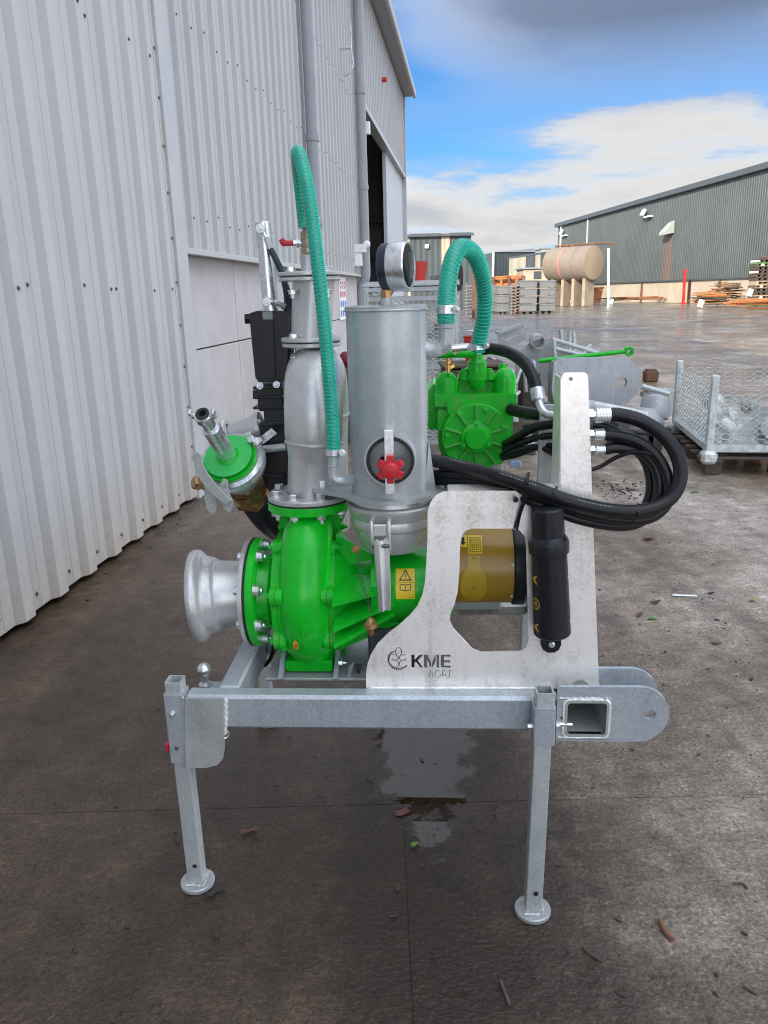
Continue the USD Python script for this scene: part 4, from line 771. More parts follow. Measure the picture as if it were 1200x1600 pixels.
def twig(px0, px1, r_, label, m=timber_old):
    a, b = G(*px0) + V(0, 0, r_), G(*px1) + V(0, 0, r_); c = (a + b) / 2 + V(RNG.normal() * .006, RNG.normal() * .006, .002); obj('twig', sweep(cr([a, c, b], 5), r_, 6), m, None, 40, label, 'twig')
twig((1030, 1440), (1052, 1472), .0065, 'stout brown twig on the concrete right of the right foot', rust_dark)
twig((782, 1535), (796, 1572), .004, 'thin dark twig near the bottom edge')
twig((910, 1480), (938, 1502), .003, 'thin twig below the right foot')
twig((1160, 1543), (1182, 1555), .003, 'small twig in the lower right corner')
twig((1145, 1382), (1168, 1390), .003, 'small twig at the right, level with the right foot')
# fine crumbs of leaf and grit, past counting
g = np.random.default_rng(5); ms = []
for k in range(620):
    if k < 240: x, y = 985 + g.normal() * 26, 765 + g.normal() * 8
    elif k < 430: x, y = g.uniform(925, 1200), g.uniform(770, 1120)
    else: x, y = g.uniform(0, 1200), g.uniform(1000, 1600)
    p = G(x, y); s = abs(g.normal()) * (.007 if k < 240 else .0032) + .002; ms.append(cbox(p + V(0, 0, s * .25), (s * g.uniform(.7, 2.4), s, s * .5), s * .2, rotz(g.uniform(0, 3))))
for k in range(420):
    s_ = g.uniform(-4.5, 9); o_ = abs(g.normal()) * .07 + .005; p = W0 + Ws * s_ + Wn * o_; z_ = abs(g.normal()) * .006 + .002; ms.append(cbox(p + V(0, 0, z_ * .25), (z_ * g.uniform(.8, 2.6), z_, z_ * .6), z_ * .2, rotz(g.uniform(0, 3))))
obj('leaf_crumbs', cat(ms), leaf_dk, None, False, 'dark crumbs of leaf and grit scattered over the concrete', 'leaf litter', kind='stuff')

# ================================================================ THE PUMP UNIT
pu = thing('slurry_pump_unit', 'tractor-mounted slurry pump unit: green pump, silver vessel and hoses on a galvanised frame', 'pump', M0, -YAW)
def P(name, mesh, m, parent=None, smooth=32, label=None, kind=None): return obj(name, mesh, m, pu if parent is None else parent, smooth, label, kind=kind)
X0, Y0, Z0 = V(1, 0, 0), V(0, 1, 0), V(0, 0, 1)
def lp(px, yl): return [(lambda q: (q[0], q[2]))(LP(x, y, yl)) for x, y in px]
# ---- frame
bz0, bz1 = LP(580, 1141, 0)[2], LP(580, 1089, 0)[2]
bxl, bxr = LP(290, 1110, 0)[0], LP(872, 1110, 0)[0]
P('front_beam', bx(bxl, bxr, 0, .05, bz0, bz1, .008), galv_beam)
def leg(px_top, px_bot, cx, cy, sock, tube_top, foot, label, s=.052):
    """Square socket, sliding inner tube and welded round foot."""
    st, sb = sock
    hole = lambda w_, wall, z0, z1: ext3(sbox(-w_ / 2, -w_ / 2, w_ / 2, w_ / 2).buffer(-.004).buffer(.004, 3).difference(sbox(-w_ / 2 + wall, -w_ / 2 + wall, w_ / 2 - wall, w_ / 2 - wall)), z1 - z0, V(cx, cy, z0), X0, Y0)
    l = P('parking_leg', hole(.042, .004, foot[2] + .01, tube_top), galv_leg, None, 25, label)
    sh = foot - V(cx, cy, 0); m = l  # the tube leans a little in its socket
    P('socket', hole(s, .0045, sb, st), galv_beam, l, 25)
    P('foot', lathe([(.041, 0), (.046, .002), (.046, .011), (.043, .0135)], V(foot[0], foot[1], .0005), Z0, 36), galv_plate, l)
    P('weld', lathe_ring([(.030, 0), (.024, .008), (.022, 0)], V(foot[0], foot[1], .0135), Z0, 4), galv_leg, l)
    return l
def skew_leg(cx, cy, st, sb, tt, foot, label, s=.052):
    w_, wall = .042, .004; o = sbox(-w_ / 2, -w_ / 2, w_ / 2, w_ / 2).buffer(-.004).buffer(.004, 3); ring = o.difference(sbox(-w_ / 2 + wall, -w_ / 2 + wall, w_ / 2 - wall, w_ / 2 - wall))
    m = ext3(ring, tt - .012, V(0, 0, .012), X0, Y0); v = m.vertices; f = 1 - v[:, 2] / st; f = np.clip(f, -.2, 1)
    m.vertices = v + np.c_[cx + (foot[0] - cx) * f, cy + (foot[1] - cy) * f, 0 * f]
    l = P('parking_leg', m, galv_leg, None, 25, label)
    so = sbox(-s / 2, -s / 2, s / 2, s / 2).buffer(-.005).buffer(.005, 3)
    P('socket', ext3(so.difference(sbox(-s / 2 + .0042, -s / 2 + .0042, s / 2 - .0042, s / 2 - .0042)), st - sb, V(cx, cy, sb), X0, Y0), galv_beam, l, 25)
    P('foot', lathe([(.041, 0), (.046, .002), (.046, .011), (.043, .0135)], V(foot[0], foot[1], .0008), Z0, 40), galv_vessel, l)
    for zz in (.075,): P('pin_hole', cyl(V(foot[0] + .004, foot[1] - .0216, zz), V(foot[0] + .004, foot[1] - .0212, zz), .0065, n=12), gasket, l)
    return l
sl = LP(273, 1090, 0); slb = LP(277, 1193, 0); slx = (sl[0] + slb[0]) / 2 + .002
fl_ = LG(309, 1377, .007); fr_ = LG(832, 1421, .007)
l1 = skew_leg(slx, .026, LP(272, 1087, 0)[2], LP(277, 1193, 0)[2], LP(272, 1063, .02)[2], fl_, 'left parking leg on a round foot')
rx = (LP(836, 1110, -.055)[0] + LP(868, 1110, -.055)[0]) / 2
l2 = skew_leg(rx, -.028, LP(850, 1108, -.055)[2], LP(850, 1166, -.055)[2], LP(850, 1085, -.05)[2], fr_, 'right parking leg on a round foot')
P('pin', hexnut(LP(269, 1115, -.0005) * V(1, 0, 1) + V(0, -.0005, 0), -Y0, .013, .012), zinc, l1); P('hole', cyl(LP(276, 1169, -.0005), LP(276, 1169, -.0015), .0055, n=12), gasket, l1)
P('clamp_bolt', hexnut(V(rx - .026, -.03, LP(832, 1135, -.03)[2]), -X0, .013, .012), zinc, l2)
gus = Polygon(lp([(289, 1092), (349, 1092), (350, 1172), (348, 1186), (340, 1195), (322, 1200), (290, 1200)], -.008)); P('corner_gusset', ext(gus, -.0085, -.0005), galv_old, None, 25)
wl = [LP(352 + (i % 2) * 1.5, 1092 + i * 4.6, -.002) for i in range(13)]; P('weld_bead', sweep(np.array(wl), .004, 6), galv_plate)
P('lynch_ring', lathe_ring([(.010, -.0015), (.012, 0), (.010, .0015), (.008, 0)], LP(352, 1147, .0) - V(0, .003, 0), V(.5, -1, 0), 18), zinc)
P('red_tag', cbox(LP(262, 1166, .012), (.008, .02, .022), .003), red)
# right-hand lower-link plates with the open tube between them
zc, zr = LP(1000, 1117, -.012)[2], (LP(990, 1075, -.012)[2] - LP(990, 1160, -.012)[2]) / 2; hx = LP(1016, 1117, -.012); xe = LP(1046, 1117, -.012)[0]; xl = LP(870, 1117, -.012)[0]
lk = unary_union([sbox(xl, zc - zr, xe - zr, zc + zr), Point(xe - zr, zc).buffer(zr, 24)]).buffer(-.006).buffer(.006, 4)
tq = lp([(887, 1097), (945, 1147)], -.012); tx0, tz1, tx1, tz0 = tq[0][0], tq[0][1], tq[1][0], tq[1][1]
hole = Point(hx[0], hx[2]).buffer(.0135, 20); opening = rrect(tx0, tx1, tz0, tz1, .008)
lkp = P('link_plate', ext(lk.difference(hole).difference(opening), -.012, -.001), galv_beam, None, 25)
P('link_plate', ext(lk.difference(Point(hx[0], hx[2]).buffer(.0135, 20)).difference(rrect(tx0 - .008, tx1 + .008, tz0 - .008, tz1 + .008, .012)), .083, .095), galv_beam, None, 25)
so_ = rrect(tx0 - .0055, tx1 + .0055, tz0 - .0055, tz1 + .0055, .012)
P('right_side_tube', ext(so_.difference(opening), -.0175, 1.25), galv_old, None, 25); P('tube_end', bx(tx0, tx1, 1.2, 1.21, tz0, tz1), galv_old)

P('rim_weld', sweep(np.array([V(x, -.0135, z) for x, z in rrect(tx0 - .008, tx1 + .008, tz0 - .008, tz1 + .008, .014).exterior.coords]), .0032, 6), galv_plate)
q = LP(872, 1131, -.013); P('stop_bolt', cat([cyl(q, q + V(.034, -.002, 0), .0042, n=10), hexnut(q + V(.004, -.002, 0), -X0, .013, .010)]), zinc); P('hole', cyl(LP(879, 1121, -.0125), LP(879, 1121, -.0135), .005, n=12), gasket)
# left side beam, rear beam, rear legs
lb = [LP(342, 1090, .05)[0], 0]; lb[1] = lb[0] + .055
P('left_side_beam', bx(lb[0], lb[1], .051, 1.10, bz0, bz1 - .001, .006), galv_beam); P('rear_beam', bx(lb[1] + .001, tx0 - .007, 1.05, 1.10, bz0, bz1 - .003, .006), galv_beam)
q = LP(414, 1060, .85); P('rear_post', bx(q[0] - .022, q[0] + .022, .83, .874, .02, bz1 + .08, .005), galv_leg); P('rear_post', bx(tx0 + .01, tx0 + .055, 1.0, 1.045, .02, bz0 - .002, .005), galv_leg)
for i, x_ in enumerate((q[0], tx0 + .032)): P('rear_foot', lathe([(.044, 0), (.046, .002), (.046, .012)], V(x_, .852 if i == 0 else 1.022, .001), Z0, 30), galv_leg)
P('engine_plate', bx(-.34, -.02, .14, .46, bz1 - .035, bz1 - .025, .003), galv_old)
P('cross_member', bx(lb[1] + .001, LP(690, 1000, .39)[0], .37, .42, bz0 + .02, bz1 - .04, .006), galv_old)
def bead(pts, r_=.0038, par=None, n=None):
    p = resample(np.asarray(pts, float), .005); j = np.random.default_rng(len(pts)).normal(size=(len(p), 3)) * .0007; P('weld_bead', sweep(p + j, r_ * (1 + .25 * np.sin(np.arange(len(p)) * 2.1)), 6), galv_cast, par, 50)
bead([V(bxr - .012, -.0015, bz0 + .004), V(bxr - .012, -.0015, bz1 - .004)]); bead([V(xl + .004, -.0125, tz1 + .010), V(tx1 + .012, -.0125, tz1 + .010)]); bead([V(xl + .004, -.0125, tz0 - .010), V(tx1 + .012, -.0125, tz0 - .010)])
for l_, f_ in ((l1, fl_), (l2, fr_)): bead([f_ + V(-.024, -.024, .009), f_ + V(.024, -.024, .009), f_ + V(.024, .024, .009), f_ + V(-.024, .024, .009), f_ + V(-.024, -.024, .009)], .0042, l_)
bead([V(slx + .027, -.003, bz1 - .002), V(slx + .027, -.003, bz0 - .045)], .003)
# tow ball
tb = LP(319, 1046, .13); P('tow_ball', cat([lathe([(.002, -.0185), (.012, -.016)] + [(.0185 * math.cos(a), .0185 * math.sin(a)) for a in np.linspace(-.8, 1.5, 12)] + [(.0015, .0185)], tb, Z0, 28), cyl(tb - V(0, 0, .042), tb - V(0, 0, .012), .009, n=20), lathe([(.018, -.05), (.018, -.042)], tb, Z0, 20)]), zinc); P('ball_bracket', bx(tb[0] - .02, lb[0] - .001, .115, .16, tb[2] - .063, tb[2] - .051, .002), galv_beam)
P('drain_hose', sweep(cr([LP(398, 1052, .40), LP(404, 1042, .38), LP(416, 1038, .36), LP(424, 1025, .34), LP(428, 1008, .33)], 6), .006, 8), rubber)

# ---- headstock plate with the cut-out, post and cut-through lettering
yp = .052
outer = Polygon(lp([(572, 1076), (572, 1052), (574, 1038), (580, 1022), (590, 1006), (605, 991), (622, 978), (640, 962), (652, 948), (660, 930), (664, 910), (666, 880), (668, 840), (668, 800), (672, 786), (680, 775), (692, 769), (710, 767), (800, 767), (876, 767), (876, 594), (880, 584), (884, 582), (914, 582), (918, 585), (919, 592), (936, 1076)], yp))
outer = outer.buffer(.006, 6).buffer(-.012, 6).buffer(.006, 6)
win = Polygon(lp([(722, 836), (728, 829), (737, 826), (800, 826), (812, 829), (820, 838), (822, 850), (826, 1000), (822, 1012), (812, 1018), (750, 1019), (738, 1014), (725, 1000), (708, 982), (703, 970), (704, 958), (710, 945), (715, 925), (718, 890), (719, 850)], yp)).buffer(-.004, 5).buffer(.004, 5)
def place_text(poly, x0, y0, x1, y1, yl):
    a, b = LP(x0, y1, yl), LP(x1, y0, yl); x_, z_, X_, Z_ = poly.bounds; sx, sz = (b[0] - a[0]) / (X_ - x_), (b[2] - a[2]) / (Z_ - z_)
    return affinity.translate(affinity.scale(affinity.translate(poly, -x_, -z_), sx, sz, origin=(0, 0)), a[0], a[2])
kme = place_text(text_poly('KME', .034, True).buffer(.0006), 643, 1023, 704, 1044, yp)
agri = place_text(text_poly('AGRI', .018).buffer(-.0002), 669, 1047, 705, 1059, yp)
bridges = unary_union([sbox(LP(x, 1040, yp)[0] - .0011, -1, LP(x, 1040, yp)[0] + .0011, 5) for x in (674.5, 681.5)])
br2 = unary_union([sbox(LP(x, 1050, yp)[0] - .0009, -1, LP(x, 1050, yp)[0] + .0009, 5) for x in (674, 698)])
ec = LP(623, 1031, yp); S_ = LP(624, 1031, yp)[0] - ec[0]; E = lambda dx, dy: (ec[0] + dx * S_, ec[2] - dy * S_)
ring_ = Point(E(0, 0)).buffer(17.0 * S_, 30).difference(Point(E(0, 0)).buffer(14.6 * S_, 30)); teeth = unary_union([LineString([E(15 * math.cos(a), 15 * math.sin(a)), E(19.2 * math.cos(a), 19.2 * math.sin(a))]).buffer(.9 * S_, cap_style=2) for a in np.radians(np.arange(48, 235, 11))])
cutw = Polygon([E(0, 0), E(22, 16), E(30, 40), E(-30, 60), E(-40, 0), E(-30, -40), E(-9, -22)])
def leaf_out(cx, cy, w_, h_, rot, a0, a1): return affinity.translate(affinity.rotate(LineString([(w_ * math.cos(t) * S_, -h_ * math.sin(t) * S_) for t in np.linspace(math.radians(a0), math.radians(a1), 26)]), rot, origin=(0, 0)), *E(cx, cy)).buffer(.75 * S_, cap_style=2)
emb = unary_union([ring_.intersection(cutw), teeth.intersection(cutw), leaf_out(0, -13, 4.4, 8, 0, 105, 415), leaf_out(-6.5, -4, 6, 4.4, -30, 200, 480), leaf_out(6.5, -4, 6, 4.4, 30, 60, 340), leaf_out(-6.5, 6.5, 7, 5.2, -42, 185, 420), leaf_out(6.5, 6.5, 7, 5.2, 42, 120, 355)])
plate = outer.difference(win).difference(kme.difference(bridges)).difference(agri.difference(br2)).difference(emb).difference(Point(*lp([(895, 1)], yp)[0]).buffer(.001))
ph = LP(892, 592, yp); plate = plate.difference(Point(ph[0], ph[2]).buffer(.0045, 12))
hp = P('headstock_plate', ext(plate, yp, yp + .006), galv_plate, None, 20, 'pale galvanised headstock plate with cut-through lettering')
# folded returns: the post's two sides and top, the plate's top and the window frame
zt0, zt1 = LP(876, 768, yp)[2], LP(876, 590, yp)[2]; xa, xb = LP(876, 680, yp)[0], LP(919, 592, yp)[0]; xbb = LP(936, 1070, yp)[0]
P('post_side', bx(xa, xa + .006, yp + .0065, yp + .115, zt0 - .25, zt1 - .003, .002), galv_plate)
rs = trimesh.convex.convex_hull(np.array([(xb - .006, yp + .0065, zt1 - .004), (xb, yp + .0065, zt1 - .004), (xbb - .006, yp + .0065, bz1), (xbb, yp + .0065, bz1), (xb - .006, yp + .115, zt1 - .004), (xb, yp + .115, zt1 - .004), (xbb - .006, yp + .115, bz1), (xbb, yp + .115, bz1)])); P('post_side', rs, galv_plate)
P('post_cap', bx(xa + .0065, xb - .0065, yp + .0065, yp + .114, zt1 - .006, zt1, .002), galv_old)
tz = LP(750, 768, yp)[2]; P('plate_top_fold', bx(LP(700, 768, yp)[0], xa - .001, yp + .0065, yp + .075, tz - .007, tz - .0005, .002), galv_plate)
P('seam_weld', sweep(np.array([LP(580 + i * 12, 1075.0 + (i % 2) * .6, yp - .001) for i in range(24)]), .0026, 6), galv_plate)
P('torn_gasket', ext(Polygon(lp([(878, 1075), (884, 1068), (892, 1071), (900, 1064), (910, 1062), (918, 1067), (925, 1075)], yp - .003)), yp - .004, yp - .001), galv_old)
P('rear_mast', bx(LP(842, 680, .42)[0], LP(871, 680, .42)[0], .42, .43, bz1, LP(855, 632, .42)[2]), galv_old)
# document tube
dt, db = LP(855, 792, .012), LP(863, 990, .012); dax = unit(dt - db); L_ = np.linalg.norm(dt - db); k_ = LP(890, 860, .012)[0] - LP(860, 860, .012)[0]
r1 = (LP(895, 980, .012)[0] - LP(836, 980, .012)[0]) / 2 * .99
dtp = P('document_tube', lathe([(r1 * .93, 0), (r1, .004), (r1 * .93, L_ * .66), (r1 * .93, L_ * .66 + .002)], db, dax, 40), black_plastic, None, 30, 'black screw-top document tube')
cpn = []
for a in range(40): cpn.append(1 if a % 8 not in (0,) else .955)
P('cap', cat([lathe([(r1 * .93, L_ * .655), (r1 * 1.05, L_ * .66), (r1 * 1.07, L_ * .735), (r1 * 1.0, L_ * .76), (r1 * .86, L_ * .79)], db, dax, 40), sweep(np.array([db + dax * L_ * t for t in (.78, .80, .985, .998)]), [r1 * .84, r1 * .85, r1 * .84, r1 * .76], 40, 0, cpn)]), black_plastic, dtp)
br_ = P('bracket', ext(Polygon(lp([(844, 985), (877, 985), (877, 1008), (873, 1016), (866, 1020), (856, 1020), (849, 1016), (845, 1008)], yp - .004)), yp - .0035, yp - .0005), black_plastic, dtp)
P('screw', lathe([(.0078, 0), (.0078, .003), (.005, .005)], LP(862, 1007, yp - .0035), -Y0, 16), zinc, dtp)
def wrapv(poly, th=.0007):
    """Print on the tube: (s around from its front line, h along)."""
    out = []; u = unit(np.cross(dax, Y0)); u = u if u[0] > 0 else -u; n_ = unit(np.cross(u, dax)); n_ = n_ if n_[1] < 0 else -n_
    for g_ in getattr(poly, 'geoms', [poly]):
        p, f = tri2d(g_, .004); rr = r1 * (1 - .07 * p[:, 1] / (L_ * .66)) + th; a = p[:, 0] / r1
        v = db + np.outer(p[:, 1], dax) + (rr * np.sin(a))[:, None] * u + (rr * np.cos(a))[:, None] * n_; m = trimesh.Trimesh(v, f, process=False)
        if (m.face_normals @ n_).mean() < 0: m.invert()
        out.append(m)
    return cat(out)
def at_tube(pl, s, h, w_, hh, rot=0): x_, z_, X_, Z_ = pl.bounds; pl = affinity.scale(affinity.translate(pl, -(x_ + X_) / 2, -(z_ + Z_) / 2), w_ / (X_ - x_), hh / (Z_ - z_), origin=(0, 0)); return affinity.translate(affinity.rotate(pl, rot, origin=(0, 0)), s, h)
A_p = text_poly('A', .02, True); S_p = text_poly('S', .02, True); sa = -r1 * 1.12
prt = unary_union([at_tube(A_p, sa, L_ * .47, .022, .017, 90), at_tube(A_p, sa, L_ * .09, .022, .017, 90), at_tube(S_p, sa, L_ * .28, .013, .012, 90), Point(sa, L_ * .28).buffer(.0150, 20).difference(Point(sa, L_ * .28).buffer(.0133, 20)), Point(sa, L_ * .28).buffer(.0115, 20).difference(Point(sa, L_ * .28).buffer(.0106, 20))])
P('print', wrapv(prt), gold_ink, dtp); P('print', wrapv(unary_union([at_tube(A_p, -sa + .006, L_ * z, .022, .016, 90) for z in (.12, .47)])), gold_ink, dtp)

# ---- the green pump
pc = LP(487, 925, .27); px_, py_, pz_ = pc[0], .29, pc[2]
C0 = V(px_, py_, pz_)
ftop = LP(484, 778, .27)[2]; fc = V(LP(483, 775, .27)[0], .27, ftop)
# volute: a fattening tube round the shaft that leaves upward to the flange
pts, rad = [], []
for a in np.radians(np.arange(-100, 236, 8)):
    t = (a - math.radians(-100)) / math.radians(334); R_ = .118 + .020 * t; pts.append(C0 + V(0, -R_ * math.sin(a + math.pi / 2) * 1.0, -R_ * math.cos(a + math.pi / 2) * 1.0)); rad.append(.046 + .016 * t)
# (runs round the back, under, and up the front)
ang = np.radians(np.linspace(150, -90, 40)); pts, rad = [], []
for i, a in enumerate(np.radians(np.linspace(-230, 20, 46))):
    t = i / 45; R_ = .112 + .022 * t; pts.append(C0 + V(0, R_ * math.sin(a + math.pi / 2 + math.pi / 2) , R_ * math.cos(a + math.pi / 2 + math.pi / 2))); rad.append(.044 + .018 * t)
vol_ring = lathe_ring([(R + 0.0, h) for R, h in [(.138 + .068 * math.cos(a), .070 * math.sin(a)) for a in np.linspace(0, 2 * np.pi, 22, endpoint=False)]], C0, X0, 56)
nk = cr([C0 + V(0, -.138, -.02), C0 + V(0, -.138, .05), C0 + V(fc[0] - px_, -.095, .16), fc + V(0, -.012, -.06), fc + V(0, 0, -.015)], 8)
neck = sweep(nk, np.interp(np.linspace(0, 1, len(nk)), [0, .35, .8, 1], [.067, .068, .062, .063]), 36)
back = lathe([(.13, -.040), (.13, .040)], C0, X0, 48)
vol = P('pump_casing', cat([vol_ring, neck, back]), green, None, 40, 'green cast volute casing')
P('casing_weld_seam', sweep(np.array([C0 + V(.0006, -.2068 * math.cos(a), .2068 * math.sin(a)) for a in np.radians(np.linspace(-55, 8, 30))]), .0012, 6), green_dusty, vol)
# foot of the casing
P('pump_foot', trimesh.convex.convex_hull(np.array([(px_ - .052, py_ - .10, bz1 + .0), (px_ + .055, py_ - .10, bz1), (px_ - .052, py_ + .13, bz1), (px_ + .055, py_ + .13, bz1), (px_ - .040, py_ - .08, pz_ - .10), (px_ + .042, py_ - .08, pz_ - .10), (px_ - .04, py_ + .11, pz_ - .10), (px_ + .042, py_ + .11, pz_ - .10)]) * V(1, 1, 1)), green, vol, 25)
P('foot_pad', bx(px_ - .066, px_ + .062, py_ - .125, py_ + .14, bz1 - .02, bz1 + .012, .004), green, vol)
for sgn in (-1, 1): P('foot_bracket', trimesh.convex.convex_hull(np.array([(px_ + sgn * .068, py_ - .16, bz1 - .02), (px_ + sgn * .080, py_ - .16, bz1 - .02), (px_ + sgn * .068, py_ - .02, bz1 + .07), (px_ + sgn * .080, py_ - .02, bz1 + .07), (px_ + sgn * .068, py_ + .1, bz1 - .02), (px_ + sgn * .08, py_ + .1, bz1 - .02)])), galv_beam, vol, 20)
P('foot_bolt', bolt_end(V(px_ + .081, py_ - .13, bz1 + .012), X0, .016, .012), zinc, vol)
def lobed(R_, lobes, rl, cx, a0):
    return unary_union([Point(0, 0).buffer(R_, 40)] + [Point(R_ * math.cos(a0 + k * 2 * math.pi / lobes), R_ * math.sin(a0 + k * 2 * math.pi / lobes)).buffer(rl, 10) for k in range(lobes)]).buffer(.012, 6).buffer(-.012, 6)
def xdisc(poly, x0, x1): return ext3(poly, x1 - x0, V(x0, py_, pz_), Y0, Z0)
flx = LP(410, 925, .27)[0]
cover_l = [px_ - .062, px_ - .083]
for i, (xa_, xb_, R_, lab) in enumerate(((px_ - .050, px_ - .066, .186, None), (px_ - .067, px_ - .083, .183, None), (px_ + .050, px_ + .064, .182, None), (px_ + .065, px_ + .080, .179, None))):
    P('casing_ring', xdisc(lobed(R_ - .012, 8, .024, 0, math.pi / 8 + .12), min(xa_, xb_), max(xa_, xb_)), green_dusty if i % 2 else green, vol, 30)
for k in range(8):
    a = math.pi / 8 + .12 + k * math.pi / 4; c = V(0, .174 * math.cos(a), .174 * math.sin(a)) + C0
    P('casing_bolt', cat([hexnut(c + V(-.083, 0, 0), -X0, .016, .012), hexnut(c + V(-.050, 0, 0), X0, .013, .010)]), green, vol); P('casing_bolt', bolt_end(c + V(.080, 0, 0), X0, .015, .011), green, vol)
P('inlet_neck', lathe([(.150, -.083), (.122, -.092), (.095, -.105), (.092, -.135)], C0, X0, 44), green, vol)
# suction flange, gasket, galvanised flange, bolts
x1_ = LP(411, 925, .27)[0]; th1 = .022; R1 = (LP(398, 847, .27)[2] - LP(398, 1004, .27)[2]) / 2; fz = (LP(398, 847, .27)[2] + LP(398, 1004, .27)[2]) / 2; FC = V(0, py_ - .005, fz)
sf = P('suction_flange', lathe([(R1 - .002, 0), (R1, .002), (R1, th1 - .002), (R1 - .002, th1)], FC + V(x1_ - th1, 0, 0), X0, 56), green)
P('inlet_collar', lathe([(.105, 0), (.100, .03)], FC + V(x1_ - .001, 0, 0), X0, 40), green, sf)
P('gasket', lathe([(R1 + .001, 0), (R1 + .001, .0045)], FC + V(x1_ - th1 - .005, 0, 0), X0, 56), gasket, sf)
gx = x1_ - th1 - .0055; gf = P('galvanised_flange', lathe([(R1 - .002, 0), (R1 - .001, .002), (R1 - .001, .012), (R1 - .003, .013)], FC + V(gx - .0135, 0, 0), X0, 56), galv_cast)
for k in range(8):
    a = math.pi / 8 + k * math.pi / 4; c = FC + V(0, (R1 - .020) * math.cos(a), (R1 - .020) * math.sin(a))
    P('bolt', lathe([(.0175, 0), (.0175, .003), (.0145, .0031), (.0145, .014), (.0125, .017), (.007, .019), (.0065, .023), (.002, .0235)], c + V(x1_, 0, 0), X0, 12), zinc, sf); P('bolt_head', hexnut(c + V(gx - .0135, 0, 0), -X0, .021, .012), zinc, gf)
# female bell coupling on the suction side
ba = unit(V(-1, -.10, -.055)); bo = FC + V(gx - .013, 0, 0)
bl = P('inlet_pipe', lathe([(.092, -.01), (.088, .03), (.093, .075), (.098, .085)], bo, ba, 48), galv_cast)
P('bell_coupling', lathe_ring([(.094, .083), (.101, .087), (.105, .095), (.108, .106), (.111, .116), (.118, .121), (.126, .128), (.1295, .137), (.129, .146), (.125, .153), (.118, .155), (.112, .151), (.106, .138), (.1, .12), (.093, .1), (.088, .083)], bo, ba, 72), galv_cast, None, 60)
P('weld', lathe_ring([(.093, .080), (.099, .083), (.093, .088), (.09, .084)], bo, ba, 48), galv_cast, bl)

# discharge flange
df = P('discharge_flange', lathe([(.108, -.024), (.110, -.022), (.110, -.003), (.108, -.001)], fc, Z0, 56), green)
P('gasket', lathe([(.109, -.0008), (.109, .0035)], fc, Z0, 56), gasket, df); ef = P('elbow_flange', lathe([(.109, .004), (.110, .006), (.110, .014), (.108, .016)], fc, Z0, 56), galv_cast)
for k in range(8):
    a = math.pi / 8 + .1 + k * math.pi / 4; c = fc + V(.089 * math.cos(a), .089 * math.sin(a), 0); P('bolt', hexnut(c + V(0, 0, .016), Z0, .023, .017), zinc, ef); P('nut', bolt_end(c + V(0, 0, -.024), -Z0, .021, .014), zinc, df)
for sx in (-1, 1): P('flange_web', trimesh.convex.convex_hull(np.array([(fc[0] + sx * .055, fc[1] - .006, ftop - .026), (fc[0] + sx * .104, fc[1] - .006, ftop - .026), (fc[0] + sx * .05, fc[1] - .006, ftop - .12), (fc[0] + sx * .055, fc[1] + .006, ftop - .026), (fc[0] + sx * .104, fc[1] + .006, ftop - .026), (fc[0] + sx * .05, fc[1] + .006, ftop - .12), (fc[0] + sx * .062, fc[1], ftop - .12)])), green, df, 20)
lo = P('badge', wrap(affinity.translate(affinity.scale(Point(0, 0).buffer(1, 20), .0072, .017), px_ - .020, -.080), py_, pz_, .206, .0012), gold_ink, vol, 40)
P('badge_mark', wrap(affinity.translate(affinity.scale(text_poly('K', .01, True), .9, 1.1, origin=(0, 0)), px_ - .0235, -.088), py_, pz_, .206, .0022, .006), red, lo)
# bearing housing, ribs, bracket and drive guard
bc_ = C0 + V(0, -.005, .0)
bh = P('bearing_housing', lathe([(.160, .080), (.155, .086), (.112, .120), (.100, .150), (.098, .19)], C0, X0, 48), green, None, 35)
by, bz = .235, LP(600, 934, .14)[2]; br1 = .098; bx0, bx1 = px_ + .175, LP(690, 930, .2)[0]
P('bearing_barrel', lathe([(br1, 0), (br1, bx1 - bx0), (br1 * .8, bx1 - bx0 + .03)], V(bx0, by, bz), X0, 56), green, bh)
for zz, h_ in ((.040, .012), (-.030, .012), (-.075, .01)):
    c = V(px_ + .080, by - .10, bz + zz); P('rib', trimesh.convex.convex_hull(np.array([(px_ + .081, by - .155, bz + zz - .006 - .035), (px_ + .081, by - .155, bz + zz + .006 - .035), (px_ + .081, by - .02, bz + zz - .006), (px_ + .081, by - .02, bz + zz + .006), (px_ + .235, by - .098, bz + zz * .6 - .005), (px_ + .235, by - .098, bz + zz * .6 + .005), (px_ + .235, by - .02, bz + zz * .6)])), green, bh, 20)
P('upper_web', trimesh.convex.convex_hull(np.array([(px_ + .08, by - .012, bz + .145), (px_ + .08, by, bz + .145), (px_ + .11, by - .012, bz + .125), (px_ + .11, by, bz + .125), (px_ + .19, by - .012, bz + .08), (px_ + .19, by, bz + .08), (px_ + .08, by - .012, bz + .05), (px_ + .08, by, bz + .05)])), green, bh, 20)
P('lower_bracket', trimesh.convex.convex_hull(np.array([(px_ + .082, by - .05, bz - .17), (px_ + .082, by + .06, bz - .17), (px_ + .25, by - .05, bz - .09), (px_ + .25, by + .06, bz - .09), (px_ + .082, by - .05, bz - .06), (px_ + .082, by + .06, bz - .06)])), green, bh, 20)
P('rear_ring', lathe([(br1 + .004, 0), (br1 + .004, .006)], V(LP(593, 930, .14)[0], by, bz), X0, 56), green, bh)
P('support_arm', bx(px_ + .16, px_ + .30, by - .06, by + .10, bz1 - .02, bz - .105, .006), steel_dark); P('support_strap', trimesh.convex.convex_hull(np.array([LP(546, 1040, .15), LP(553, 1035, .15), LP(537, 1076, .15), LP(544, 1076, .15), LP(546, 1040, .16), LP(553, 1035, .16), LP(537, 1076, .16), LP(544, 1076, .16)])), galv_beam, None, 20)
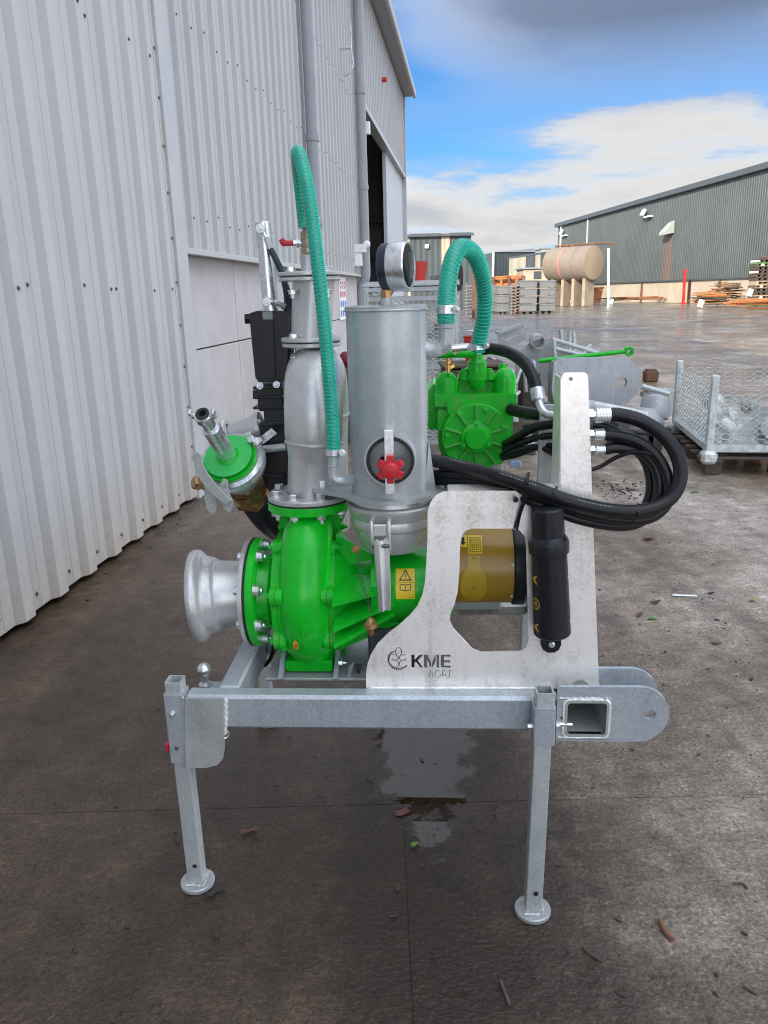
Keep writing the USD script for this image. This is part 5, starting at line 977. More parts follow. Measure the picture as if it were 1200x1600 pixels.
P('support_bolt', bolt_end(LP(560, 1040, .17), -Z0, .016, .012), steel_dark)
# warning label on the barrel
lx0, lx1 = LP(618, 900, .14)[0], LP(648, 900, .14)[0]; s0 = -.002; lw_ = lx1 - lx0
ws = P('warning_label', wrap(sbox(lx0, s0, lx1, s0 + lw_ * 1.62), by, bz, br1, .0012), yellow, bh, 40)
cx_ = (lx0 + lx1) / 2; tri = lambda s, cy: Polygon([(cx_ - s, cy - s * .8), (cx_ + s, cy - s * .8), (cx_, cy + s * .95)])
c1 = s0 + lw_ * 1.24; bk = s0 + lw_ * .62
sym = unary_union([tri(lw_ * .34, c1).difference(tri(lw_ * .25, c1 - lw_ * .01)), sbox(cx_ - lw_ * .022, c1 - lw_ * .08, cx_ + lw_ * .022, c1 + lw_ * .10), sbox(cx_ - lw_ * .022, c1 - lw_ * .16, cx_ + lw_ * .022, c1 - lw_ * .115), sbox(lx0 + lw_ * .04, s0 + lw_ * .86, lx1 - lw_ * .04, s0 + lw_ * .875),
    Polygon([(cx_ - lw_ * .27, bk - lw_ * .12), (cx_, bk - lw_ * .17), (cx_, bk + lw_ * .09), (cx_ - lw_ * .06, bk + lw_ * .15), (cx_ - lw_ * .27, bk + lw_ * .14)]).boundary.buffer(lw_ * .018), Polygon([(cx_ + lw_ * .27, bk - lw_ * .12), (cx_, bk - lw_ * .17), (cx_, bk + lw_ * .09), (cx_ + lw_ * .06, bk + lw_ * .15), (cx_ + lw_ * .27, bk + lw_ * .14)]).boundary.buffer(lw_ * .018), sbox(lx1 - lw_ * .35, s0 + lw_ * .10, lx1 - lw_ * .06, s0 + lw_ * .115)])
P('label_print', wrap(sym, by, bz, br1, .0020, .006), ink, ws, 40)
# drive-shaft guard behind the cut-out
gy, gz, gr = .27, LP(760, 900, .17)[2], .106; gx0, gx1 = LP(688, 900, .2)[0], LP(804, 900, .18)[0]
gd = P('shaft_guard', lathe([(gr * .985, 0), (gr, .02), (gr * 1.005, gx1 - gx0 - .004), (gr, gx1 - gx0)], V(gx0, gy, gz), X0, 64), mustard, None, 30, 'mustard plastic drive-shaft guard')
P('guard_collar', lathe([(gr * 1.02, 0), (gr * 1.06, .004), (gr * 1.06, .030), (gr * 1.0, .040)], V(gx1 - .002, gy, gz), X0, 56), black_plastic, gd)
lid = unary_union([affinity.scale(Point(0, 0).buffer(1, 30), .034, .060), sbox(-.013, .045, .013, .077).buffer(.004)]).buffer(.006, 5).buffer(-.006, 5); lid = affinity.translate(lid, LP(740, 930, .17)[0], -.025)
ld = P('inspection_lid', wrap(lid, gy, gz, gr, .0036), mustard_lid, gd, 40)
P('lid_button', wrap(affinity.translate(Point(0, 0).buffer(.0055, 14), LP(740, 930, .17)[0], -.028), gy, gz, gr, .0060), mustard, ld); P('lid_rivet', wrap(affinity.translate(Point(0, 0).buffer(.002, 8), LP(740, 930, .17)[0], .048), gy, gz, gr, .0045), gasket, ld)
l0, l1x = LP(732, 850, .18)[0], LP(754, 850, .18)[0]; sl_ = P('text_label', wrap(sbox(l0, .060, l1x, .115), gy, gz, gr, .0010), yellow, gd, 40)
rows_ = [sbox(l0 + .003 + j * .0052, .064 + i * .0052, l0 + .003 + j * .0052 + RNG.uniform(.0026, .0046), .0662 + i * .0052) for i in range(9) for j in range(int((l1x - l0 - .004) / .0052))]; P('label_print', wrap(unary_union(rows_), gy, gz, gr, .0018, .01), ink, sl_)
a0_ = LP(724, 845, .18)[0]; P('arrow_label', wrap(sbox(a0_ - .014, .078, a0_ + .010, .115), gy, gz, gr, .0010), yellow, gd); P('arrow', wrap(Polygon([(a0_ - .004, .108), (a0_ + .004, .108), (a0_ + .004, .092), (a0_ + .008, .092), (a0_, .083), (a0_ - .008, .092), (a0_ - .004, .092)]), gy, gz, gr, .0018), ink, gd)
for zz in (.03, -.06): P('guard_screw', hexnut(V(gx1 - .006, gy - math.sqrt(gr ** 2 - zz ** 2), gz + zz), -Y0, .006, .004), zinc, gd)
# chain and bung
cp0, cp1 = LP(556, 858, .10), LP(578, 958, .07); cl = P('chain', cat([lathe_ring([(.0042, -.0007), (.0049, 0), (.0042, .0007), (.0035, 0)], cp0 + (cp1 - cp0) * t + V(.003 * math.sin(t * 9), 0, 0) , (1, .2, 0) if i % 2 else (.1, 1, 0), 10).apply_transform(np.eye(4)) for i, t in enumerate(np.linspace(0, 1, 26))]), steel_dark)
P('chain_nut', hexnut(LP(556, 858, .105), -Y0, .015, .012), bronze, cl); P('bung', lathe([(.004, .034), (.009, .030), (.010, .024), (.0175, .020), (.018, .008), (.010, .004), (.008, -.010), (.006, -.014)], LP(579, 984, .07), Z0, 20), bronze, cl)

# ---- silver vessel
vy = .19; vx = LP(606.5, 640, vy)[0]; vr = (LP(668, 640, vy)[0] - LP(545, 640, vy)[0]) / 2 * .985; vt = LP(606, 481, vy)[2]; vbz = LP(606, 791, vy - .125)[2]
VC = V(vx, vy, 0)
ve = P('vessel', lathe([(vr, vbz + .01), (vr, vt - .003), (vr + .0025, vt - .002), (vr + .003, vt + .004), (vr - .002, vt + .006), (.02, vt + .0065)], VC, Z0, 72), galv_vessel, None, 30, 'tall galvanised cylinder vessel')
P('top_weld', sweep(np.array([VC + V((vr + .001) * math.cos(a), (vr + .001) * math.sin(a), vt - .004 + .0008 * math.sin(a * 41)) for a in np.linspace(0, 2 * np.pi, 90)]), .003, 6), galv_vessel, ve)
earL, earR = LP(494, 768, .20), LP(698, 752, .20)
bp = unary_union([Point(vx, vy).buffer(.122, 40), Polygon([(earL[0], .21), (earL[0], .255), (vx - .05, .30), (vx, .30), (vx - .03, .10)]).buffer(.012, 5), Polygon([(earR[0], .20), (earR[0], .25), (vx + .05, .29), (vx, .30), (vx + .03, .10)]).buffer(.012, 5)]).buffer(-.01).buffer(.01, 5).buffer(.03, 8).buffer(-.03, 8)
P('base_flange', ext3(bp, .010, V(0, 0, vbz), X0, Y0), galv_vessel, ve, 25)
for e in (earL, earR): P('flange_bolt', hexnut(V(e[0] + (.012 if e is earL else -.010), .225, vbz + .010), Z0, .022, .017), zinc, ve)
P('gusset', trimesh.convex.convex_hull(np.array([(vx + vr * .9, vy - .035, vbz + .01), (vx + vr + .020, vy - .02, vbz + .01), (vx + vr + .004, vy - .02, vbz + .13), (vx + vr * .9, vy + .035, vbz + .01), (vx + vr + .020, vy + .02, vbz + .01), (vx + vr + .004, vy + .02, vbz + .13)])), galv_vessel, ve, 25)
# sight glass
sg = LP(610, 719, vy - vr); sR = (LP(651, 719, vy - vr)[0] - LP(569, 719, vy - vr)[0]) / 2; yf = vy - vr - .006; so2 = V(sg[0], yf, sg[2])
sp = P('sight_port', lathe_ring([(sR, 0), (sR, .05), (sR - .005, .05), (sR - .005, 0)], so2, Y0, 56), galv_vessel, ve)
P('seal_ring', lathe_ring([(sR - .0055, -.004), (sR - .0055, .02), (sR - .013, .02), (sR - .013, -.004)], so2, Y0, 56), gasket, sp)
P('pane', lathe([(sR - .0135, 0), (sR - .0135, .006)], so2, Y0, 56), glass, sp); P('inside', lathe([(sR - .014, .034), (sR - .014, .036)], so2, Y0, 40), paint('dark_vessel_inside', (.02, .022, .025), .3, .3), sp)
P('float_ball', trimesh.creation.icosphere(3, .022).apply_translation(so2 + V(-.012, .022, -.006)), black_plastic, sp)
st0, st1 = LP(609, 669, yf), LP(612, 771, yf); sw_ = .0115
P('strap', cat([cbox((so2[0] - .001, yf - .018, so2[2]), (sw_ * 2, .006, st0[2] - st1[2] - .004), .0015), cbox((so2[0] - .001, yf - .004, st0[2] - .006), (sw_ * 2, .026, .010), .0015), cbox((so2[0] - .001, yf - .004, st1[2] + .004), (sw_ * 2, .026, .008), .0015)]), zinc, sp)
kp = unary_union([Point(0, 0).buffer(.021, 24)] + [affinity.rotate(sbox(.010, -.0085, .033, .0085).buffer(-.003).buffer(.003, 4), k * 60 + 30, origin=(0, 0)) for k in range(6)]); kc = LP(610, 733, yf - .03)
kn = P('star_knob', cat([ext(affinity.translate(kp, kc[0], kc[2]), yf - .040, yf - .022), ext(affinity.translate(affinity.scale(kp, .9, .9, origin=(0, 0)), kc[0], kc[2]), yf - .045, yf - .0395)]), red, sp, 25)
P('knob_hub', lathe([(.020, 0), (.0195, .006), (.015, .011), (.002, .012)], V(kc[0], yf - .044, kc[2]), -Y0, 28), red, sp)
# bottom coupling with clamp lever
cz0, cz1 = vbz - .001, LP(608, 878, vy - .07)[2]
bcp = P('bottom_coupling', lathe([(.098, 0), (.100, -.010), (.103, -.022), (.098, -.040), (.090, -.052), (.088, -.06)], V(vx + .004, vy, cz0), Z0, 56), galv_cast)
hgt = (cz0 - cz1)
P('coupling_ring', lathe_ring([(.100, -.014), (.112, -.018), (.115, -.026), (.110, -.040), (.104, -.052), (.106, -.064), (.104, -.074), (.097, -.080), (.096, -.095), (.088, -.112), (.080, -.128), (.074, -.140), (.066, -.140), (.084, -.07), (.092, -.03)], V(vx + .004, vy, cz0), Z0, 56), galv_cast)
P('coupling_bead', lathe_ring([(.1125, -.016), (.117, -.020), (.116, -.027), (.111, -.026)], V(vx + .004, vy, cz0), Z0, 56), galv_cast)
ly = vy - .122; lt, lm, le = LP(594, 822, ly), LP(596, 856, ly - .01), LP(601, 952, ly - .012)
lv = P('clamp_lever', cat([cbox(lt + V(0, -.002, -.010), (.036, .010, .030), .003), sweep(cr([lm + V(-.002, .004, .012), lm, (lm + le) / 2 + V(.001, -.007, 0), le], 8), np.linspace(.0215, .0155, 25), 18, math.pi / 18, np.array([1 if abs(math.cos(a)) > .35 else .45 for a in np.arange(18) * 2 * np.pi / 18 + math.pi / 18]))]), galv_cast)
for s in (-1, 1): P('hook', sweep(cr([lt + V(s * .020, .02, .012), lt + V(s * .021, -.004, .010), lt + V(s * .021, -.010, -.015), lt + V(s * .021, -.004, -.05), lt + V(s * .020, .008, -.07)], 6), .0048, 8), galv_cast, lv)
P('lever_pin', cyl(lm + V(-.022, -.004, .006), lm + V(.020, -.004, .006), .0055, n=12), steel_dark, lv)
# pressure gauge on top
gc_ = LP(612, 417, vy); ga = unit(V(.95, -.26, .03)); gR = (LP(610, 380, vy)[2] - LP(610, 455, vy)[2]) / 2
pg_ = P('pressure_gauge', lathe([(gR * .95, -.022), (gR, -.019), (gR, -.001), (gR * .98, 0)], gc_, ga, 48), paint('gauge_case_black', (.012, .014, .03), .35, 0, .2), None, 30, 'round pressure gauge with black back and chrome bezel')
P('bezel', lathe_ring([(gR * 1.01, 0), (gR * 1.02, .003), (gR * 1.02, .038), (gR * .97, .043), (gR * .90, .041), (gR * .90, 0)], gc_, ga, 48), zinc, pg_); P('dial', lathe([(gR * .895, .033), (gR * .895, .035)], gc_, ga, 40), white_plate, pg_); P('lens', lathe([(gR * .895, .0385), (gR * .895, .0405)], gc_, ga, 40), glass, pg_)
fb = LP(603, 458, vy); P('gauge_stem', cat([cyl(fb - V(0, 0, .012), gc_ - V(0, 0, gR * .9), .008, n=14), lathe([(.013, -.012), (.013, .010)], fb, Z0, 6)]), bronze, pg_); P('gauge_boss', cyl(V(fb[0], fb[1], vt + .006), fb - V(0, 0, .011), .0145, n=20), galv_vessel, pg_)
# right-hand outlet pipe up to the arched hose
o1 = LP(664, 546, vy); up0, up1 = LP(697, 545, .22), LP(697, 478, .22)
P('outlet_pipe', sweep(cr([o1 + V(-.03, 0, 0), o1 + V(.004, 0, 0), up0 + V(-.020, 0, .0), up0 + V(-.003, 0, .012), up0 + V(0, 0, .035), up1], 6), .0195, 24), galv_vessel)
P('pipe_weld', lathe_ring([(.0195, -.003), (.0225, 0), (.0195, .003)], (up0 + V(-.012, 0, 0)), unit(V(1, 0, -1)), 24), galv_vessel); P('pipe_bead', lathe_ring([(.0195, -.002), (.0215, 0), (.0195, .002)], LP(697, 512, .22), Z0, 24), galv_vessel)
P('lower_pipe', cyl(up0 + V(.014, .002, .0), up0 + V(.05, .002, .003), .009, n=14), zinc)

# ---- green teal hoses
hA = [LP(x, y, d) for x, y, d in ((521, 712, .125), (520, 670, .125), (514, 590, .125), (506, 500, .13), (496, 410, .14), (486, 330, .155), (476, 272, .18), (468, 244, .215), (465, 240, .245), (466, 262, .275), (470, 300, .292), (474, 338, .30), (476, 356, .30))]
h1 = P('suction_hose', ribbed(hA, .0150, .0012, .0088), teal, None, 50, 'tall teal spiral hose arching beside the vessel'); P('spiral', helix(hA, .0156, .0011, .0088), teal_spiral, h1, True)
hB = [LP(x, y, d) for x, y, d in ((697, 505, .22), (697, 478, .22), (700, 440, .235), (706, 410, .255), (716, 390, .29), (728, 388, .33), (741, 398, .38), (752, 425, .43), (757, 460, .475), (756, 495, .50), (750, 525, .52), (746, 548, .53))]
h2 = P('arched_hose', ribbed(hB, .0205, .0015, .0105), teal, None, 50, 'thick teal hose arching to the vacuum pump'); P('spiral', helix(hB, .0213, .0013, .0105), teal_spiral, h2, True)
def clamp(p, ax, r_, parent, w_=.014, side=V(1, 0, 0)):
    ax = unit(ax); c = P('hose_clamp', lathe_ring([(r_, -w_ / 2), (r_ + .0022, -w_ / 2), (r_ + .0022, w_ / 2), (r_, w_ / 2)], p, ax, 32), zinc, parent)
    s = unit(side - ax * (side @ ax)); t_ = np.cross(ax, s); q = p + s * (r_ + .007)
    P('clamp_bolt', cat([cyl(q - t_ * .016, q + t_ * .012, .0045, n=10), hexnut(q - t_ * .014, -t_, .012, .009), cbox(q - s * .002, (.010, .010, .014), .002)]), zinc, parent)
clamp(LP(521, 706, .125), Z0, .0165, h1); clamp(LP(697, 483, .22), Z0, .0225, h2, .02, V(1, -.3, 0)); clamp(LP(746, 541, .53), unit(V(-.1, 0, 1)), .0225, h2, .018, V(1, -.3, 0))
b0_ = LP(521, 718, .125); bq = LP(521, 752, .125); bv = LP(546, 752, .14)
P('balance_pipe', sweep(cr([b0_ + V(0, 0, .02), b0_, bq + V(0, 0, .018), bq + V(.006, 0, .003), bq + V(.022, .004, 0), bv + V(.01, .02, 0)], 5), .0135, 20), galv_vessel); P('pipe_bead', lathe_ring([(.0135, -.002), (.016, 0), (.0135, .002)], LP(521, 727, .125), Z0, 20), galv_vessel)
P('mitre_weld', lathe_ring([(.0140, -.002), (.0168, 0), (.0140, .002)], bq + V(.004, .001, .006), unit(V(1, 0, 1)), 20), galv_vessel)

# ---- galvanised discharge bend, riser and valves
ez = ftop + .016; e0 = V(LP(484, 760, .27)[0], .27, ez)
rb = .066; eb = V(LP(490, 690, .27)[0], .27, LP(490, 690, .27)[2]); far = LP(503, 690, .47)
apx = LP(492, 590, .37)
P_up = cr([e0, e0 + (eb - e0) * .6, eb, LP(490, 640, .275), LP(491, 600, .31), LP(494, 583, .37), LP(499, 596, .43), LP(503, 632, .465), far, far - V(0, 0, .12), far - V(0, 0, .26)], 8)
rr_ = np.interp(np.linspace(0, 1, len(P_up)), [0, .12, .22, .4, .7, 1], [.060, .064, .075, .078, .076, .070])
el = P('discharge_bend', sweep(P_up, rr_, 44), galv_cast, None, 50)
i_w = int(.205 * len(P_up)); tw = unit(P_up[i_w + 1] - P_up[i_w]); P('weld', lathe_ring([(rr_[i_w] - .001, -.005), (rr_[i_w] + .0035, -.002), (rr_[i_w] + .0035, .002), (rr_[i_w] - .001, .005)], P_up[i_w], tw, 44), galv_cast, el)
i_w = int(.72 * len(P_up)); tw = unit(P_up[i_w + 1] - P_up[i_w]); P('weld', lathe_ring([(rr_[i_w] - .001, -.005), (rr_[i_w] + .0035, -.002), (rr_[i_w] + .0035, .002), (rr_[i_w] - .001, .005)], P_up[i_w], tw, 44), galv_cast, el)
ry = .37; rc = lambda y: LP(486, y, ry)
st_ = P('stub_pipe', cyl(V(*rc(590)), V(*(LP(486, 536, ry))), .043, n=36), galv_cast); P('collar_weld', lathe_ring([(.043, 0), (.048, .006), (.043, .012)], rc(560), Z0, 36), galv_cast, st_)
def sqflange(c, r_, th, nm, up_=True):
    c = np.asarray(c); f = P(nm, lathe([(r_ - .002, 0), (r_, .002), (r_, th - .002), (r_ - .002, th)], c, Z0, 44), galv_cast)
    return f
f1 = sqflange(LP(487, 541, ry), .078, .011, 'riser_flange'); f2 = sqflange(LP(487, 541, ry) + V(0, 0, .0135), .080, .011, 'riser_flange')
P('riser_pipe', cyl(LP(487, 541, ry) + V(0, 0, .024), LP(490, 436, ry), .0535, n=40), galv_cast)
f3 = sqflange(LP(484, 439, ry) , .080, .010, 'riser_flange'); f4 = sqflange(LP(484, 439, ry) + V(0, 0, .0125), .082, .010, 'riser_flange')
for f, c0_ in ((f2, LP(487, 541, ry) + V(0, 0, .0245)), (f4, LP(484, 439, ry) + V(0, 0, .0225))):
    for k in range(4):
        a = math.pi / 4 + .15 + k * math.pi / 2; c = c0_ + V(.064 * math.cos(a), .064 * math.sin(a), 0); P('bolt', hexnut(c, Z0, .019, .012), zinc, f); P('nut', bolt_end(c - V(0, 0, .046 if f is f2 else .044), -Z0, .018, .012), zinc, f)
t0 = LP(482, 430, ry - .05); tx = V(t0[0], .32, LP(482, 430, ry)[2]); fit = lambda y: V(LP(481, y, .32)[0], .32, LP(481, y, .32)[2])
bv_ = P('ball_valve', cat([lathe([(.017, 0), (.019, .004), (.019, .012), (.015, .016)], fit(397), Z0, 6), lathe([(.015, 0), (.0175, .008), (.0175, .022), (.015, .030)], fit(388), Z0, 20), lathe([(.019, 0), (.019, .014)], fit(371), Z0, 6), lathe([(.014, 0), (.014, .03), (.011, .036), (.0125, .048)], fit(362), Z0, 18)]), bronze_dull)
P('socket', lathe([(.0165, 0), (.017, fit(398)[2] - fit(428)[2])], fit(428), Z0, 24), galv_vessel, bv_); P('hose_tail', lathe([(.0125, 0), (.0145, .012), (.0125, .013), (.0145, .026), (.012, .030)], fit(358), Z0, 20), galv_vessel, bv_)
vh = fit(380); P('valve_stem', cat([cyl(vh, vh + V(-.036, -.004, .0), .008, n=14), lathe([(.011, .02), (.011, .028)], vh, -X0, 6)]), zinc, bv_); P('valve_handle', cat([cbox(vh + V(-.050, -.004, .001), (.034, .016, .013), .004), cbox(vh + V(-.062, -.004, .005), (.014, .018, .016), .004)]), red, bv_)
clamp(fit(342), Z0, .0165, bv_, .012)
# black knife-gate valve with its hydraulic ram
kv = .47
ram = P('hydraulic_ram', cat([cyl(LP(424, 490, kv), LP(411, 347, kv) * V(1, 0, 1) + V(0, kv, 0), .0215, n=28, bev=.002), lathe([(.022, 0), (.022, .012)], LP(424, 489, kv), Z0, 28)]), zinc)
bc_px = [(389, 490), (400, 486), (450, 486), (452, 494), (449, 560), (447, 592), (441, 597), (404, 597), (399, 590), (394, 540)]
bon = P('valve_bonnet', ext(Polygon(lp(bc_px, kv - .03)).buffer(-.003).buffer(.003, 4), kv - .03, kv + .06), black_cast, None, 25, 'black moulded cover of the gate valve')
P('bonnet_rib', ext(Polygon(lp([(411, 498), (426, 498), (430, 590), (416, 590)], kv - .042)), kv - .042, kv - .0302), black_cast, bon); P('bonnet_cap', ext(Polygon(lp([(410, 487), (425, 487), (426, 499), (411, 499)], kv - .044)), kv - .044, kv - .0302), paint('pale_rib_cap', (.22, .25, .24), .4), bon)
P('bonnet_band', ext(Polygon(lp([(398, 524), (440, 522), (440, 526), (399, 527)], kv - .034)), kv - .034, kv - .0302), black_cast, bon)
for x, y in ((389, 498), (449, 496)): q = LP(x, y, kv); P('bonnet_bolt', cyl(q + V(-.007, -.012, 0), q + V(.007, -.012, 0), .015, n=6), black_cast, bon)
bd = P('gate_valve', cat([bx(*[v for v in (LP(404, 600, kv)[0], LP(444, 600, kv)[0], kv - .03, kv + .06, LP(420, 640, kv)[2], LP(420, 599, kv)[2])], .004), ext(Polygon(lp([(412, 640), (448, 640), (450, 700), (452, 790), (412, 790), (408, 760), (410, 700), (406, 672), (413, 662)], kv - .04)), kv - .04, kv + .12)]), black_cast, None, 25, 'black cast knife gate valve')
for y in (601, 616, 632): P('valve_fin', bx(LP(400, y, kv)[0], LP(446, y, kv)[0], kv - .045, kv + .07, LP(420, y + 4, kv)[2], LP(420, y, kv)[2], .002), black_cast, bd)
for x, y in ((406, 603), (432, 601)): P('valve_bolt', hexnut(LP(x, y, kv - .05), -Y0 * 1.0 + V(0, 0, .3), .014, .012), zinc, bd)
P('side_bolt', cyl(LP(401, 616, kv) + V(-.008, 0, 0), LP(401, 616, kv) + V(.012, 0, 0), .014, n=12), black_cast, bd)
for y in (655, 735, 775): P('body_rib', bx(LP(411, y, kv)[0], LP(450, y, kv)[0], kv - .052, kv - .0402, LP(420, y + 6, kv)[2], LP(420, y, kv)[2], .002), black_cast, bd)
op = P('outlet_reducer', lathe([(.046, 0), (.046, .012), (.040, .013), (.036, .07), (.028, .10)], LP(410, 668, kv + .02), unit(V(-1, .0, -.22)), 36), galv_cast); P('reducer_ring', lathe_ring([(.046, .10), (.050, .106), (.046, .114), (.034, .112), (.034, .10)], LP(410, 668, kv + .02), unit(V(-1, 0, -.22)), 36), galv_cast, op); P('reducer_bolt', hexnut(LP(408, 659, kv - .02), -X0, .015, .012), zinc, op)
P('cross_tube', cyl(LP(412, 702, .40), LP(446, 698, .40), .011, n=16), galv_leg)
# hydraulic fittings on the ram and the dark blue hoses down to the valve
for (x, y, x2, y2, x3, y3) in ((408, 357, 416, 372, 423, 390), (418, 471, 428, 472, 446, 479)):
    a, b, c = LP(x, y, kv - .03), LP(x2, y2, kv - .035), LP(x3, y3, kv - .03); bj = P('banjo_fitting', cat([cyl(a + V(0, -.012, 0), a + V(0, .014, 0), .0115, n=18), hexnut(a + V(0, -.012, 0), -Y0, .011, .006), cyl(a, b, .005, n=12), cyl(b, c, .0085, n=6)]), zinc, ram)
navy = paint('dark_blue_hose', (.012, .03, .045), .4, 0, 0, .3, 40)
P('ram_hose', sweep(cr([LP(x, y, d) for x, y, d in ((422, 388, .44), (430, 403, .44), (440, 425, .445), (447, 455, .45), (450, 490, .46))], 8), .0085, 12), navy, ram); P('ram_hose', sweep(cr([LP(x, y, d) for x, y, d in ((442, 478, .44), (449, 485, .45), (452, 510, .47), (455, 545, .47), (450, 570, .46), (443, 592, .45))], 8), .0085, 12), navy, ram); P('ram_hose', sweep(cr([LP(x, y, d) for x, y, d in ((446, 445, .45), (452, 465, .455), (453, 490, .46))], 6), .0085, 12), navy, ram)

# ---- tilted filling coupling with green disc, on brass unions and a black pipe
toL = lambda w_: V(w_ @ MX, w_ @ MY, w_[2])
kd = .30; dc_ = LP(356, 712, kd); vw = unit(-ray(356, 712)); imx = unit(rt); imy = unit(up)
ka = toL(unit(.60 * unit(-.52 * imx + .85 * imy) + .80 * vw)); ka = unit(ka)
K = lambda h: dc_ + ka * h
cf = P('filling_coupling', lathe([(.045, -.120), (.060, -.105), (.066, -.075), (.084, -.062), (.092, -.050), (.094, -.036), (.090, -.024), (.080, -.018), (.070, -.020)], dc_, ka, 56), galv('galvanised_pressed', (.36, .38, .39), (.62, .64, .64), .7, .3, 150, .1, .6, .05), None, 40, 'tilted galvanised quick coupling with green blanking disc')
P('lower_disc', lathe([(.073, -.020), (.074, -.018), (.074, -.012), (.073, -.010)], dc_, ka, 48), green, cf); P('disc', lathe([(.066, -.003), (.067, -.002), (.067, 0), (.066, .001)], dc_, ka, 48), green_light, cf); P('disc_boss', cyl(K(-.012), K(-.003), .035), green, cf)
ip = P('inlet_stub', lathe_ring([(.0245, 0), (.0245, .125), (.0225, .128), (.018, .128), (.018, 0)], K(.001), ka, 36), zinc, cf); P('stub_weld', lathe_ring([(.0245, 0), (.031, .001), (.0245, .007)], K(.001), ka, 30), green, cf)
cw = P('claw_coupling', cat([lathe_ring([(.0175, .125), (.0175, .160), (.0235, .165), (.0235, .182), (.0215, .185), (.0125, .185), (.0125, .125)], K(0), ka, 32)]), zinc, ip)
u_, v_, _ = frame(ka)
for s in (-1, 1): P('claw', cat([cbox(K(.176) + u_ * s * .027, (.012, .012, .016), .004, np.c_[u_, v_, ka]), cbox(K(.190) + u_ * s * .031, (.008, .016, .014), .003, np.c_[u_, v_, ka])]), zinc, cw)
P('claw_seal', lathe_ring([(.0175, .183), (.0175, .1885), (.0100, .1885), (.0100, .165), (.0145, .165)], K(0), ka, 32), gasket, cw)
# locking levers: flat pressed straps
def strap(px, yl, th, parent, nm='lever'):
    return P(nm, ext(Polygon(lp(px, yl)).buffer(-.002).buffer(.004, 4).buffer(-.002), yl, yl + th), galv_old, parent, 25)
strap([(299, 713), (307, 707), (312, 711), (316, 726), (324, 741), (336, 757), (350, 772), (360, 783), (353, 789), (341, 781), (328, 768), (314, 752), (305, 734)], .215, .008, cf)
strap([(320, 752), (325, 752), (333, 768), (339, 788), (337, 800), (331, 803), (324, 797), (319, 778)], .235, .007, cf); strap([(343, 757), (348, 748), (355, 751), (356, 768), (362, 782), (364, 793), (358, 802), (350, 796), (345, 782)], .225, .008, cf)
P('lever_rivet', lathe([(.006, 0), (.005, .004)], LP(350, 756, .224), -Y0, 12), zinc, cf)
q = LP(399, 690, .33); P('eye_bolt', cat([lathe([(.010, 0), (.011, .003), (.011, .016), (.008, .019)], LP(396, 688, .33), unit(V(-.3, -1, .4)), 16), lathe([(.012, 0), (.012, .010)], LP(404, 690, .33), unit(V(-.3, -1, .4)), 6)]), zinc, cf)
P('catch_plate', trimesh.convex.convex_hull(np.array([LP(a, b, c) for a, b in ((405, 684), (424, 669), (433, 677), (411, 694)) for c in (.36, .366)])), zinc, cf, 20); P('catch_plate', trimesh.convex.convex_hull(np.array([LP(a, b, c) for a, b in ((380, 678), (392, 674), (394, 684), (384, 688)) for c in (.36, .366)])), zinc, cf, 20)
un = P('brass_union', cat([lathe([(.050, -.145), (.058, -.143), (.058, -.118), (.050, -.115)], dc_, ka, 6), lathe([(.050, -.182), (.052, -.178), (.052, -.146)], dc_, ka, 36), lathe([(.050, -.215), (.059, -.212), (.059, -.185), (.050, -.183)], dc_ , ka, 6, ) if True else None]), bronze, None, 25, 'brass hexagon unions below the filling coupling')
bp_ = P('black_pipe', cat([lathe([(.047, -.225), (.050, -.222), (.050, -.216)], dc_, ka, 36), sweep(cr([K(-.214), K(-.26), K(-.33) + V(.004, .0, 0), K(-.40) + V(.01, .02, 0), K(-.47) + V(.02, .05, 0)], 8), .0455, 36)]), black_plastic)
P('brass_tap', cat([lathe([(.016, 0), (.020, .004), (.020, .016), (.014, .022)], LP(313, 755, .30), unit(V(-.6, -.6, .2)), 6), cyl(LP(318, 757, .31), LP(352, 780, .36), .013, n=14)]), bronze, un)
P('pipe_bracket', bx(LP(424, 803, .33)[0], LP(446, 803, .33)[0], .33, .35, LP(430, 808, .33)[2], LP(430, 795, .33)[2], .003), galv_old)

# ---- green vacuum pump at the back
yv = .60; q4 = lambda x, y: (560 + x / 4, 340 + y / 4)
def q4p(lst, yl): return Polygon(lp([q4(*a) for a in lst], yl))
vz_ = LP(744, 680, yv); vcx, vcz = vz_[0], vz_[2]
vp = P('vacuum_pump', ext(q4p([(497, 1180), (968, 1180), (962, 1440), (900, 1540), (560, 1540), (500, 1440)], yv + .02).buffer(-.01).buffer(.01, 5), yv + .02, yv + .30), green_dusty, None, 25, 'green ribbed vacuum pump')
P('top_ledge', ext(q4p([(475, 1108), (990, 1104), (988, 1180), (930, 1182), (900, 1215), (560, 1222), (548, 1182), (478, 1182)], yv - .005).buffer(-.004).buffer(.004, 3), yv - .005, yv + .31), green_dusty, vp, 25)
P('face_plate', ext(q4p([(552, 1150), (915, 1150), (910, 1225), (880, 1260), (590, 1260), (560, 1225)], yv - .012).buffer(-.003).buffer(.003, 3), yv - .012, yv + .02), green_dusty, vp, 25)
P('side_case', ext(q4p([(436, 1080), (470, 1040), (498, 1060), (498, 1325), (436, 1320)], yv + .08), yv + .08, yv + .26), green, vp, 25)
P('side_foot', ext(q4p([(495, 1200), (560, 1200), (560, 1340), (495, 1330)], yv + .004), yv + .004, yv + .2), green_dusty, vp, 25)
